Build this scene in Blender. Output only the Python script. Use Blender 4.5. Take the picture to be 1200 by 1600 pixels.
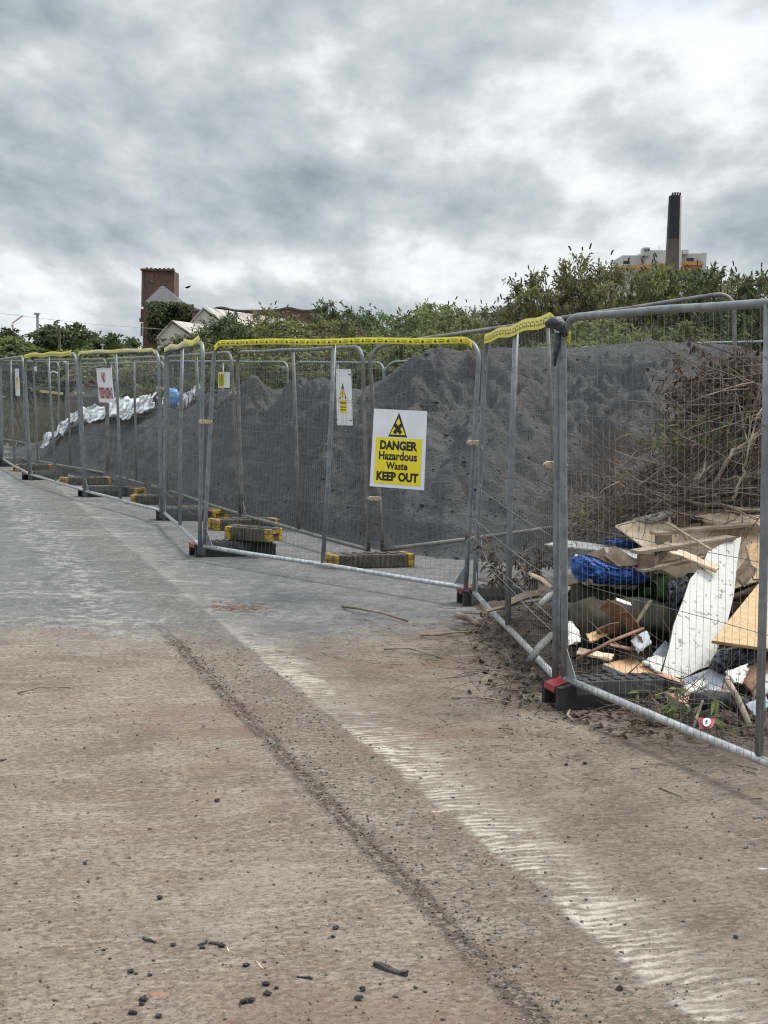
import bpy, bmesh, math, random
import numpy as np
from mathutils import Vector, Matrix
R = math.radians
random.seed(7); rng = np.random.default_rng(7)
for o in list(bpy.data.objects): bpy.data.objects.remove(o)
S = bpy.context.scene
COL = S.collection
# ------------------------------------------------------------------ camera
F, W, H = 2219.0, 1200, 1600
CAMH = 1.6
PITCH, ROLL = math.atan(188/F), R(1.6)
fw = Vector((0, math.cos(PITCH), -math.sin(PITCH)))
up0 = Vector((0, math.sin(PITCH), math.cos(PITCH))); rt0 = Vector((1, 0, 0))
rt = rt0*math.cos(ROLL) + up0*math.sin(ROLL)
up = up0*math.cos(ROLL) - rt0*math.sin(ROLL)
CP = Vector((0, 0, CAMH))
cam = bpy.data.objects.new('camera', bpy.data.cameras.new('camera')); COL.objects.link(cam)
cam.data.sensor_fit = 'VERTICAL'; cam.data.sensor_height = 36; cam.data.lens = F/H*36
cam.data.clip_start = 0.05; cam.data.clip_end = 5000
cam.matrix_world = Matrix(((rt.x, up.x, -fw.x, CP.x), (rt.y, up.y, -fw.y, CP.y), (rt.z, up.z, -fw.z, CP.z), (0, 0, 0, 1)))
S.camera = cam
def ray(px, py): return fw*F + rt*(px-600) - up*(py-800)
def G(px, py, z=0.0):
    d = ray(px, py); return CP + d*((z-CAMH)/d.z)
def P(px, py, Y):
    d = ray(px, py); return CP + d*(Y/d.y)
# ------------------------------------------------------------------ light
S.view_settings.view_transform = 'Standard'; S.view_settings.look = 'None'
S.view_settings.exposure = 0.75; S.view_settings.gamma = 1.0
S.cycles.pixel_filter_type = 'BLACKMAN_HARRIS'; S.cycles.filter_width = 1.15; S.cycles.max_bounces = 4; S.cycles.diffuse_bounces = 2; S.cycles.glossy_bounces = 2; S.cycles.transmission_bounces = 2; S.cycles.transparent_max_bounces = 4
S.cycles.use_adaptive_sampling = True; S.cycles.adaptive_threshold = .01; S.cycles.use_denoising = True; S.cycles.denoiser = 'OPENIMAGEDENOISE'; S.cycles.denoising_prefilter = 'ACCURATE'; S.cycles.denoising_input_passes = 'RGB_ALBEDO_NORMAL'
SUN_EL, SUN_AZ = R(52), R(62)
sd = Vector((math.sin(SUN_AZ)*math.cos(SUN_EL), math.cos(SUN_AZ)*math.cos(SUN_EL), math.sin(SUN_EL)))
sun = bpy.data.lights.new('sun', 'SUN'); sun.energy = 2.0; sun.angle = R(16); sun.color = (1, .95, .88)
so = bpy.data.objects.new('sun', sun); COL.objects.link(so)
so.rotation_euler = sd.to_track_quat('Z', 'Y').to_euler()

class NT:
    """tiny node-graph writer"""
    def __init__(s, tree): s.t = tree; s.n = tree.nodes; s.l = tree.links
    def node(s, typ, **kw):
        n = s.n.new(typ)
        for k, v in kw.items():
            if k.startswith('i_'):
                k = k[2:]; k = int(k) if k.isdigit() else k.replace('_', ' ')
                s.put(n.inputs[k], v)
            else: setattr(n, k, v)
        return n
    def put(s, sock, v):
        if isinstance(v, bpy.types.NodeSocket): s.l.new(v, sock)
        else:
            if isinstance(v, (tuple, list)) and len(v) == 3 and sock.type == 'RGBA': v = (*v, 1)
            sock.default_value = v
    def m(s, op, a, b=0.0, c=0.0, clamp=False):
        n = s.n.new('ShaderNodeMath'); n.operation = op; n.use_clamp = clamp
        s.put(n.inputs[0], a); s.put(n.inputs[1], b); s.put(n.inputs[2], c); return n.outputs[0]
    def sep(s, v):
        n = s.n.new('ShaderNodeSeparateXYZ'); s.put(n.inputs[0], v); return n.outputs
    def comb(s, x, y, z=0.0):
        n = s.n.new('ShaderNodeCombineXYZ'); s.put(n.inputs[0], x); s.put(n.inputs[1], y); s.put(n.inputs[2], z); return n.outputs[0]
    def noise(s, vec, scale, detail=4, rough=.55, dist=0.0, off=None):
        n = s.n.new('ShaderNodeTexNoise')
        if off:
            a = s.n.new('ShaderNodeVectorMath'); a.operation = 'ADD'; s.put(a.inputs[0], vec); a.inputs[1].default_value = off; vec = a.outputs[0]
        s.put(n.inputs['Vector'], vec); n.inputs['Scale'].default_value = scale; n.inputs['Detail'].default_value = detail
        n.inputs['Roughness'].default_value = rough; n.inputs['Distortion'].default_value = dist
        return n.outputs[0]
    def rng(s, v, a, b, c=0.0, d=1.0, smooth=True):
        n = s.n.new('ShaderNodeMapRange'); n.interpolation_type = 'SMOOTHSTEP' if smooth else 'LINEAR'
        s.put(n.inputs[0], v)
        for i, q in enumerate((a, b, c, d)): s.put(n.inputs[1+i], q)
        return n.outputs[0]
    def mix(s, f, a, b, blend='MIX'):
        n = s.n.new('ShaderNodeMix'); n.data_type = 'RGBA'; n.blend_type = blend
        s.put(n.inputs[0], f); s.put(n.inputs[6], a); s.put(n.inputs[7], b); return n.outputs[2]
    def bump(s, h, strength, dist):
        n = s.n.new('ShaderNodeBump'); n.inputs['Strength'].default_value = strength; n.inputs['Distance'].default_value = dist
        s.put(n.inputs['Height'], h); return n.outputs[0]

# world: Nishita sky behind a procedural broken overcast
wd = bpy.data.worlds.new('World'); S.world = wd; wd.use_nodes = True
w = NT(wd.node_tree); w.n.clear()
sky = w.node('ShaderNodeTexSky', sky_type='NISHITA', sun_disc=False, sun_elevation=SUN_EL, sun_rotation=SUN_AZ)
tc = w.node('ShaderNodeTexCoord'); D = tc.outputs['Generated']
x, y, z = w.sep(D)
zz = w.m('ADD', w.m('MAXIMUM', z, 0.0), 0.14)
uv = w.comb(w.m('MULTIPLY', x, w.m('POWER', zz, -.6)), w.m('MULTIPLY', w.m('POWER', zz, .4), 3.6), w.m('MULTIPLY', y, .5))
n1 = w.noise(uv, 2.2, 3, .5, 0, (3.1, 8.7, 0))
n2 = w.noise(uv, 5.5, 6, .52, 0, (11.3, 2.2, 4))
n3 = w.noise(uv, 17, 4, .55, 0, (1.3, 5.2, 9))
warp = w.noise(uv, 2.2, 3, .55, 0, (31, 17, 5)); warp2 = w.noise(uv, 2.2, 3, .55, 0, (7, 47, 25))
yy = w.m('MAXIMUM', y, 0.05)
a_ = w.m('ADD', w.m('DIVIDE', x, yy), w.m('MULTIPLY', w.m('SUBTRACT', warp, .5), .05))
b_ = w.m('ADD', w.m('DIVIDE', z, yy), w.m('MULTIPLY', w.m('SUBTRACT', warp2, .5), .022))
pz = w.node('ShaderNodeTexNoise', noise_type='RIDGED_MULTIFRACTAL'); w.l.new(uv, pz.inputs['Vector']); pz.inputs['Scale'].default_value = 4.2; pz.inputs['Detail'].default_value = 3; pz.inputs['Roughness'].default_value = .45
puff = w.m('SUBTRACT', w.rng(pz.outputs[0], .2, 1.6, 1.0, 0.0), .5)
fr = w.rng(y, .3, .6)
br = w.m('ADD', w.m('MULTIPLY', w.m('SUBTRACT', n1, .5), .9), w.m('MULTIPLY', w.m('SUBTRACT', n2, .5), 1.9))
br = w.m('ADD', br, w.m('ADD', w.m('MULTIPLY', w.m('SUBTRACT', n3, .5), .8), w.m('MULTIPLY', puff, .60)))
LOBES = [(30, 90, 170, 50, .50), (1050, 60, 330, 70, .50), (850, 190, 300, 60, .30), (560, 170, 110, 45, .24), (680, 265, 70, 60, .26), (480, 215, 80, 30, .24),
         (940, 275, 75, 55, .30), (420, 415, 420, 40, .36), (80, 440, 260, 40, .32), (880, 445, 420, 50, .34), (300, 60, 220, 50, .14),
         (130, 240, 330, 75, -.36), (560, 320, 320, 60, -.28), (1080, 230, 230, 55, -.30), (300, 372, 420, 30, -.25), (980, 350, 300, 45, -.22), (150, 25, 260, 35, -.20), (640, 40, 120, 60, -.1),
         (1150, 130, 120, 60, .25), (240, 110, 120, 35, .1), (700, 120, 180, 50, -.02)]
for (px, py, sx, sy, amp) in LOBES:
    d = ray(px, py); a0, b0 = d.x/d.y, d.z/d.y
    da = w.m('MULTIPLY', w.m('SUBTRACT', a_, a0), F/sx); db = w.m('MULTIPLY', w.m('SUBTRACT', b_, b0), F/sy)
    r2 = w.m('ADD', w.m('MULTIPLY', da, da), w.m('MULTIPLY', db, db))
    g = w.m('MULTIPLY', w.m('EXPONENT', w.m('MULTIPLY', r2, -.9)), amp*.72)
    br = w.m('ADD', br, w.m('MULTIPLY', g, fr))
cr = w.node('ShaderNodeValToRGB'); w.put(cr.inputs[0], w.m('ADD', w.m('MULTIPLY', br, .66), .42))
e = cr.color_ramp.elements
e[0].position = 0.0; e[0].color = (.145, .172, .196, 1); e[1].position = 1.0; e[1].color = (.60, .615, .62, 1)
for p_, c_ in ((.22, (.192, .224, .250)), (.45, (.278, .314, .340)), (.68, (.385, .412, .427)), (.85, (.52, .54, .55))):
    q = e.new(p_); q.color = (*c_, 1)
bg1 = w.node('ShaderNodeBackground', i_Color=sky.outputs[0], i_Strength=.09)
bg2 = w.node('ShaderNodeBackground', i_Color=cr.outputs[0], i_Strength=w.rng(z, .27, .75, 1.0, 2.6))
gap = w.m('MULTIPLY', w.rng(br, .42, .62), w.rng(z, .22, .30))
gap = w.m('MULTIPLY', gap, w.rng(n2, .5, .62))
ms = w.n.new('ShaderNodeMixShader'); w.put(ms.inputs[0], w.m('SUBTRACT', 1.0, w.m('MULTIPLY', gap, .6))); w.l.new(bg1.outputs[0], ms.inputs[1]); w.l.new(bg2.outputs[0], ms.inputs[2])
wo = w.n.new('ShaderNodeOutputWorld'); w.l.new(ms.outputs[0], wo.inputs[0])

# ------------------------------------------------------------------ helpers
def tag(o, label=None, cat=None, group=None, kind=None):
    if label: o['label'] = label
    if cat: o['category'] = cat
    if group: o['group'] = group
    if kind: o['kind'] = kind
    return o
def empty(name, loc, label, cat, group=None):
    o = bpy.data.objects.new(name, None); COL.objects.link(o); o.location = loc; o.empty_display_size = .1
    return tag(o, label, cat, group)
class MB:
    def __init__(s): s.v = []; s.f = []; s.n = 0
    def add(s, vs, fs):
        vs = [tuple(q) for q in vs]
        s.f += [tuple(i+s.n for i in f) for f in fs]; s.v += vs; s.n += len(vs); return s
    def box(s, c, size, M=None):
        x, y, z = (q/2 for q in size); c = Vector(c)
        vs = [Vector((a*x, b*y, d*z)) for d in (-1, 1) for b in (-1, 1) for a in (-1, 1)]
        if M is not None: vs = [M @ q for q in vs]
        return s.add([c+q for q in vs], [(0, 2, 3, 1), (4, 5, 7, 6), (0, 1, 5, 4), (2, 6, 7, 3), (0, 4, 6, 2), (1, 3, 7, 5)])
    def tube(s, pts, r, n=10, cap=True):
        pts = [Vector(p) for p in pts]; k = len(pts)
        rs = r if isinstance(r, (list, tuple)) else [r]*k
        rings = []; pn = None
        for i, p in enumerate(pts):
            t = (pts[min(i+1, k-1)]-pts[max(i-1, 0)]).normalized()
            if pn is None:
                a = Vector((0, 0, 1)) if abs(t.z) < .9 else Vector((1, 0, 0)); pn = t.cross(a).normalized()
            else: pn = (pn - t*pn.dot(t)).normalized()
            b = t.cross(pn)
            rings.append([p + (pn*math.cos(2*math.pi*j/n) + b*math.sin(2*math.pi*j/n))*rs[i] for j in range(n)])
        vs = [q for rr in rings for q in rr]; fs = []
        for i in range(k-1):
            for j in range(n): fs.append((i*n+j, i*n+(j+1) % n, (i+1)*n+(j+1) % n, (i+1)*n+j))
        if cap: fs += [tuple(range(n))[::-1], tuple((k-1)*n+j for j in range(n))]
        return s.add(vs, fs)
    def slab(s, c, t, nrm=None, back=True):
        """quad corners c (4 points in order) given thickness t away from the camera"""
        c = [Vector(q) for q in c]
        n = (c[2]-c[0]).cross(c[-1]-c[1]).normalized() if nrm is None else nrm
        if n.dot(CP-c[0]) < 0: n = -n
        k = len(c); vs = c + [q-n*t for q in c]
        fs = [tuple(range(k)), tuple(range(2*k-1, k-1, -1))] + [(i, i+k, (i+1) % k+k, (i+1) % k) for i in range(k)]
        return s.add(vs, fs)
    def build(s, name, m, parent=None, smooth=False, loc=None):
        me = bpy.data.meshes.new(name); base = Vector(loc) if loc is not None else Vector((0, 0, 0))
        me.from_pydata([(q[0]-base.x, q[1]-base.y, q[2]-base.z) for q in s.v], [], s.f); me.update()
        bm = bmesh.new(); bm.from_mesh(me); bmesh.ops.recalc_face_normals(bm, faces=bm.faces); bm.to_mesh(me); bm.free()
        return link(name, me, m, parent, smooth, loc)
def link(name, me, m, parent=None, smooth=False, loc=None):
    o = bpy.data.objects.new(name, me); COL.objects.link(o)
    if m is not None and not me.materials: me.materials.append(m)
    if smooth: me.polygons.foreach_set('use_smooth', [True]*len(me.polygons))
    if loc is not None: o.location = loc
    if parent is not None:
        o.parent = parent
        if loc is None: o.location = -Vector(parent.location)
    return o
def npmesh(name, verts, faces):
    """fast mesh from arrays, faces all with the same corner count"""
    me = bpy.data.meshes.new(name); verts = np.asarray(verts, dtype=np.float32); faces = np.asarray(faces, dtype=np.int32)
    k = faces.shape[1]
    me.vertices.add(len(verts)); me.vertices.foreach_set('co', verts.ravel())
    me.loops.add(faces.size); me.loops.foreach_set('vertex_index', faces.ravel())
    me.polygons.add(len(faces)); me.polygons.foreach_set('loop_start', np.arange(0, faces.size, k, dtype=np.int32))
    me.update(calc_edges=True); me.validate(); return me
def bevel(o, wdt, seg=2):
    b = o.modifiers.new('bevel', 'BEVEL'); b.width = wdt; b.segments = seg; b.limit_method = 'ANGLE'; b.angle_limit = R(35); return o
_perm = np.random.default_rng(3).permutation(512)
def pn(x, y, seed=0):
    """vectorised gradient noise, about -0.7..0.7"""
    x = np.asarray(x, float)+seed*17.31; y = np.asarray(y, float)+seed*9.77
    xi = np.floor(x).astype(int); yi = np.floor(y).astype(int); xf = x-xi; yf = y-yi
    def g(ix, iy, dx, dy):
        a = _perm[(_perm[ix % 512]+iy) % 512]*(2*np.pi/512); return np.cos(a)*dx+np.sin(a)*dy
    u = xf**3*(xf*(xf*6-15)+10); v = yf**3*(yf*(yf*6-15)+10)
    a = g(xi, yi, xf, yf); b = g(xi+1, yi, xf-1, yf); c = g(xi, yi+1, xf, yf-1); d = g(xi+1, yi+1, xf-1, yf-1)
    return (a*(1-u)+b*u)*(1-v)+(c*(1-u)+d*u)*v
def fbm(x, y, oc=5, seed=0, gain=.5):
    r = 0; a = 1; f = 1
    for i in range(oc): r = r + a*pn(x*f, y*f, seed+i*3); a *= gain; f *= 2.03
    return r

# ------------------------------------------------------------------ materials
def mat(name, col, rough=.7, metal=0.0, col2=None, nscale=8, contrast=(.35, .65), bump=0.0, bscale=40, bdist=.01, detail=5, island=0.0, stretch=None, spec=.5, trans=0.0):
    m = bpy.data.materials.new(name); m.use_nodes = True; t = NT(m.node_tree); b = t.n['Principled BSDF']
    tc = t.node('ShaderNodeTexCoord'); v = tc.outputs['Object']
    if stretch:
        mp = t.node('ShaderNodeMapping'); t.l.new(v, mp.inputs[0]); mp.inputs['Scale'].default_value = stretch; v = mp.outputs[0]
    c = None
    if col2 is not None: c = t.mix(t.rng(t.noise(v, nscale, detail, .6), *contrast), col, col2)
    if island:
        g = t.node('ShaderNodeNewGeometry'); oi = t.node('ShaderNodeObjectInfo')
        k = t.m('ADD', t.m('MULTIPLY', t.m('SUBTRACT', g.outputs['Random Per Island'], .5), island*2), t.m('ADD', t.m('MULTIPLY', t.m('SUBTRACT', oi.outputs['Random'], .5), island), 1.0))
        hs = t.node('ShaderNodeHueSaturation'); t.put(hs.inputs['Color'], c if c is not None else col); t.put(hs.inputs['Value'], k)
        t.put(hs.inputs['Hue'], t.m('ADD', t.m('MULTIPLY', t.m('SUBTRACT', oi.outputs['Random'], .5), .05), .5)); c = hs.outputs[0]
    t.put(b.inputs['Base Color'], c if c is not None else col)
    b.inputs['Roughness'].default_value = rough; b.inputs['Metallic'].default_value = metal
    b.inputs['Specular IOR Level'].default_value = spec
    if bump: t.put(b.inputs['Normal'], t.bump(t.noise(v, bscale, 6, .6), bump, bdist))
    if trans:
        tr = t.node('ShaderNodeBsdfTranslucent'); t.put(tr.inputs[0], c if c is not None else col)
        mx = t.n.new('ShaderNodeMixShader'); mx.inputs[0].default_value = trans
        t.l.new(b.outputs[0], mx.inputs[1]); t.l.new(tr.outputs[0], mx.inputs[2]); t.l.new(mx.outputs[0], t.n['Material Output'].inputs[0])
    return m
M = dict(
    galv=mat('galvanised_steel', (.15, .165, .178), .5, .3, (.225, .24, .252), 14, bump=.15, bscale=60, bdist=.002),
    galv_pale_lit=mat('pale_lit_galvanised_steel', (.36, .37, .37), .30, .55, (.56, .57, .57), 22, bump=.2, bscale=50, bdist=.003),  # pale zinc; on bottom rails the bright top highlights are put into this colour
    galv_dirty=mat('dirty_galvanised_steel', (.13, .125, .12), .6, .35, (.22, .21, .20), 10, bump=.3, bscale=60, bdist=.003),
    wire=mat('wire_steel', (.12, .125, .13), .6, .2, (.20, .205, .205), 9),
    zinc=mat('zinc_plated_clamp', (.62, .55, .40), .35, .7, (.35, .28, .18), 60),
    rubber=mat('black_rubber', (.012, .012, .013), .75, 0, (.035, .034, .033), 12, bump=.4, bscale=90, bdist=.004),
    red=mat('red_reflector', (.30, .020, .028), .45, 0, (.22, .03, .035), 30),
    ycap=mat('yellow_plastic', (.42, .26, .025), .7, 0, (.12, .085, .04), 16, (.40, .62), bump=.3, bscale=50),
    fblock=mat('dusty_recycled_plastic', (.045, .040, .035), .9, 0, (.095, .083, .068), 9, bump=.5, bscale=45),
    white=mat('white_board', (.76, .77, .80), .45, 0, (.70, .71, .74), 5),
    syellow=mat('sign_yellow', (.80, .66, .02), .45),
    black=mat('print_black', (.012, .012, .012), .5),
    sred=mat('print_red', (.42, .035, .04), .5, 0, (.25, .03, .04), 60),
    tape=mat('yellow_tape', (.78, .68, .03), .35, 0, (.62, .55, .05), 25, bump=.4, bscale=30),
    tapepale=mat('pale_tape', (.62, .58, .36), .4, 0, (.62, .50, .08), 9, (.45, .6), bump=.6, bscale=30),
    bag=mat('black_plastic_film', (.015, .016, .02), .25, 0, (.05, .055, .07), 20, bump=.8, bscale=25, bdist=.02),
    tarpw=mat('white_sheeting', (.70, .72, .74), .4, 0, (.20, .21, .21), 7, (.44, .60), bump=.8, bscale=9, bdist=.05),
    blue=mat('blue_tarpaulin', (.012, .052, .23), .6, 0, (.03, .12, .40), 9, bump=.9, bscale=14, bdist=.03),
    lblue=mat('pale_blue_plastic', (.04, .20, .50), .4, 0, (.10, .34, .65), 9, bump=.5, bscale=9, bdist=.03),
    carpet=mat('green_grey_carpet', (.030, .032, .024), .95, 0, (.075, .068, .05), 6, bump=.8, bscale=160, bdist=.006, spec=.1),
    turf=mat('artificial_turf', (.012, .028, .010), .95, 0, (.03, .055, .02), 30, bump=1, bscale=200, bdist=.01, spec=.1),
    plyw=mat('pale_plywood', (.62, .45, .30), .7, 0, (.74, .60, .45), 4, bump=.1, bscale=9, stretch=(1, 3, 3)),
    osb=mat('chipboard', (.56, .39, .22), .75, 0, (.40, .25, .12), 35, (.4, .75), bump=.3, bscale=70),
    timber=mat('weathered_timber', (.25, .19, .13), .8, 0, (.38, .31, .23), 9, bump=.4, bscale=30, stretch=(1, 1, 5)),
    dtimber=mat('dark_timber_end', (.12, .085, .055), .85, 0, (.22, .16, .11), 14, bump=.4, bscale=40),
    ply_b=mat('orange_brown_board', (.34, .19, .09), .75, 0, (.48, .31, .17), 6, bump=.3, bscale=40),
    wboard=mat('chipped_white_board', (.50, .495, .465), .55, 0, (.17, .16, .13), 20, (.585, .63), bump=.5, bscale=25),
    greyb=mat('grey_board', (.22, .24, .28), .6, 0, (.33, .35, .39), 5, bump=.2, bscale=20),
    rust=mat('rust_brown_scrap', (.15, .07, .04), .9, 0, (.28, .16, .10), 8, bump=.6, bscale=30),
    conc=mat('old_concrete', (.085, .085, .084), .9, 0, (.15, .15, .147), 5, bump=.7, bscale=18, bdist=.03),
    bark=mat('dry_branch_bark', (.12, .096, .074), .9, 0, (.30, .25, .19), 7, bump=.4, bscale=50, island=.35),
    twig=mat('dry_twigs', (.080, .064, .049), .9, 0, (.22, .18, .135), 5, island=.45),
    stem=mat('green_brown_stems', (.07, .06, .035), .9, 0, (.12, .105, .06), 6, island=.2),
    deadleaf=mat('dead_leaves', (.055, .038, .028), .9, 0, (.12, .085, .06), 20, island=.5, trans=.15),
    leafA=mat('mid_green_leaves', (0.130, 0.169, 0.049), .6, 0, (0.202, 0.234, 0.081), 1.2, (.4, .6), island=.4, trans=.38, spec=.3),
    leafB=mat('olive_leaves', (0.163, 0.176, 0.075), .6, 0, (0.240, 0.240, 0.117), 1.4, (.4, .6), island=.4, trans=.38, spec=.3),
    leafC=mat('dark_green_leaves', (0.072, 0.098, 0.044), .6, 0, (0.117, 0.140, 0.062), 1.2, (.4, .6), island=.4, trans=.3, spec=.3),
    flower=mat('faded_purple_flowers', (.045, .034, .036), .9, 0, (.085, .062, .055), 12, island=.4),
    grass=mat('rough_grass', (.09, .10, .04), .9, 0, (.17, .15, .07), 2, island=.4, trans=.2),
    brick=None,
    slate=mat('grey_slate', (.075, .075, .08), .9, 0, (.12, .12, .125), 1.5, stretch=(1, 1, 4)),
    shed=mat('weathered_cream_cladding', (.42, .40, .36), .85, 0, (.50, .48, .43), .8, stretch=(3, 3, .3)),
    sroof=mat('patchy_shed_roof', (.40, .38, .34), .85, 0, (.17, .145, .12), .9, (.48, .58), stretch=(.5, 2.2, .5)),
    chimd=mat('blackened_chimney', (.012, .015, .022), .8, 0, (.022, .025, .032), .1),
    chimb=mat('brown_chimney', (.085, .068, .06), .9, 0, (.11, .09, .08), .1),
    chiml=mat('painted_sunlit_chimney_edge', (.34, .30, .26), .9),  # paler colour paints the sunlight on the chimney's right edge
    hosp=mat('pale_render', (.40, .42, .42), .8, 0, (.47, .48, .48), .1),
    orange=mat('orange_band', (.46, .21, .07), .7),
    dglass=mat('dark_glazing', (.02, .024, .03), .2),
    stone=mat('dark_crumbs', (.02, .018, .017), .9, 0, (.06, .053, .05), 90, bump=.8, bscale=200, bdist=.003),
    grit=mat('grit', (.10, .085, .07), .9, island=.6),
    pink=mat('pink_scrap', (.55, .25, .25), .6, 0, (.7, .45, .42), 60),
    polyw=mat('white_plastic_scrap', (.62, .62, .60), .5, 0, (.40, .38, .34), 20, bump=.4, bscale=40),
    pole=mat('grey_pole', (.30, .31, .32), .6),
    crane=mat('faded_red_steel', (.40, .27, .27), .7),
    bird=mat('dark_plumage', (.03, .03, .035), .8),
    soil=mat('brown_soil_litter', (.050, .038, .028), .95, 0, (.13, .10, .075), 9, bump=1, bscale=22, bdist=.06),
)
# brickwork
m = bpy.data.materials.new('dark_red_brickwork'); m.use_nodes = True; t = NT(m.node_tree); b = t.n['Principled BSDF']
tc = t.node('ShaderNodeTexCoord'); br_ = t.node('ShaderNodeTexBrick', i_Color1=(.155, .068, .048), i_Color2=(.090, .052, .042), i_Mortar=(.12, .10, .09), i_Scale=2.2)
X_, Y_, Z_ = t.sep(tc.outputs['Object']); t.put(br_.inputs['Vector'], t.comb(t.m('ADD', X_, Y_), Z_, 0.0))
nn = t.noise(tc.outputs['Object'], .8, 6, .65)
t.put(b.inputs['Base Color'], t.mix(t.rng(nn, .5, .62), br_.outputs[0], (.055, .042, .04))); b.inputs['Roughness'].default_value = .9
M['brick'] = m
# ash heap
m = bpy.data.materials.new('grey_ash'); m.use_nodes = True; t = NT(m.node_tree); b = t.n['Principled BSDF']
tc = t.node('ShaderNodeTexCoord'); v = tc.outputs['Object']
a = t.noise(v, .55, 6, .6); c = t.noise(v, 5, 6, .65); d_ = t.noise(v, 38, 4, .7)
col = t.mix(t.rng(a, .38, .62), (.090, .086, .086), (.116, .117, .120))
col = t.mix(t.rng(c, .35, .7), col, (.124, .120, .119))
col = t.mix(t.m('MULTIPLY', t.rng(d_, .60, .72), .25), col, (.038, .037, .037))
t.put(b.inputs['Base Color'], col); b.inputs['Roughness'].default_value = .95; b.inputs['Specular IOR Level'].default_value = .15
hh = t.m('ADD', t.m('MULTIPLY', c, .7), t.m('MULTIPLY', d_, .22))
t.put(b.inputs['Normal'], t.bump(hh, 1.0, .22)); M['ash'] = m

# ------------------------------------------------------------------ ground
J0, J1 = G(300, 1033), G(845, 1600)
K0, K1 = G(372, 1000), G(1075, 1590)
tv = (J0-J1).normalized(); nv = Vector((tv.y, -tv.x, 0))
qK0, qK1 = (K0-J1).dot(nv), (K1-J1).dot(nv)
print('joint', J0, J1, 'edge', K0, K1, 'q', qK0, qK1)
m = bpy.data.materials.new('worn_concrete_yard'); m.use_nodes = True; t = NT(m.node_tree); b = t.n['Principled BSDF']
tc = t.node('ShaderNodeTexCoord'); v = tc.outputs['Object']; X_, Y_, Z_ = t.sep(v)
px_ = t.m('SUBTRACT', X_, J1.x); py_ = t.m('SUBTRACT', Y_, J1.y)
q = t.m('ADD', t.m('MULTIPLY', px_, nv.x), t.m('MULTIPLY', py_, nv.y))
r = t.m('ADD', t.m('MULTIPLY', px_, tv.x), t.m('MULTIPLY', py_, tv.y))
big = t.noise(v, .55, 5, .6); mid = t.noise(v, 2.3, 6, .62, .3, (5, 3, 0)); fine = t.noise(v, 26, 6, .7, 0, (1, 2, 3)); grit = t.noise(v, 110, 3, .75)
# brushed transverse ridges run across the slab
wob = t.m('MULTIPLY', t.m('SUBTRACT', t.noise(v, 1.6, 4, .6), .5), .16)
rr = t.m('ADD', r, wob)
streak = t.noise(t.comb(t.m('MULTIPLY', q, 2.6), t.m('MULTIPLY', rr, 14.0)), 1.0, 5, .66, .5)
streak2 = t.noise(t.comb(t.m('MULTIPLY', q, 9.0), t.m('MULTIPLY', rr, 42.0)), 1.0, 4, .6, .5, (8, 3, 0))
ridge = t.m('ADD', t.m('MULTIPLY', t.m('SINE', t.m('ADD', t.m('MULTIPLY', rr, 2*math.pi/.045), t.m('MULTIPLY', mid, 30.0))), .5), .5)
ridge = t.m('MULTIPLY', ridge, t.rng(streak, .30, .62))
bR = t.mix(t.rng(big, .35, .65), (.178, .137, .104), (.240, .190, .150))
bR = t.mix(t.m('MULTIPLY', t.rng(mid, .42, .68), .6), bR, (.31, .265, .215))
bR = t.mix(t.m('MULTIPLY', t.rng(streak, .48, .70), .40), bR, (.42, .375, .32))
bR = t.mix(t.m('MULTIPLY', t.rng(streak2, .50, .64), .28), bR, (.150, .120, .098))
mott = t.noise(t.comb(t.m('MULTIPLY', q, 34.0), t.m('MULTIPLY', r, 48.0)), 1.0, 5, .75, .3, (3, 1, 7))
bR = t.mix(t.m('MULTIPLY', t.rng(mott, .50, .60), .72), bR, (.092, .073, .058))
bR = t.mix(t.m('MULTIPLY', t.rng(mott, .46, .38), .60), bR, (.375, .312, .25))
bR = t.mix(t.m('MULTIPLY', t.rng(fine, .55, .74), .6), bR, (.09, .072, .06))
# right of the joint: browner, smoother
right = t.rng(q, .1, .9)
bR = t.mix(t.m('MULTIPLY', right, .72), bR, t.mix(t.rng(mid, .35, .65), (.128, .098, .075), (.215, .172, .136)))
bl_ = t.noise(v, 1.3, 5, .7, .5, (19, 4, 22))
bR = t.mix(t.m('MULTIPLY', t.rng(bl_, .56, .66), .38), bR, (.10, .080, .066))
bR = t.mix(t.m('MULTIPLY', t.rng(bl_, .42, .32), .30), bR, (.34, .30, .25))
rmix = t.m('MULTIPLY', t.rng(mott, .50, .60), .55)
bR = t.mix(t.m('MULTIPLY', rmix, right), bR, (.075, .058, .045))
bR = t.mix(t.m('MULTIPLY', t.m('MULTIPLY', t.rng(mott, .46, .38), .40), right), bR, (.32, .265, .21))
bR = t.mix(t.m('MULTIPLY', t.m('MULTIPLY', t.rng(streak, .52, .68), .35), right), bR, (.30, .25, .20))
# rusty-brown stains
st = t.noise(v, .9, 4, .6, .2, (9, 4, 2))
bR = t.mix(t.m('MULTIPLY', t.rng(st, .56, .70), .5), bR, (.17, .105, .072))
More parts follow.
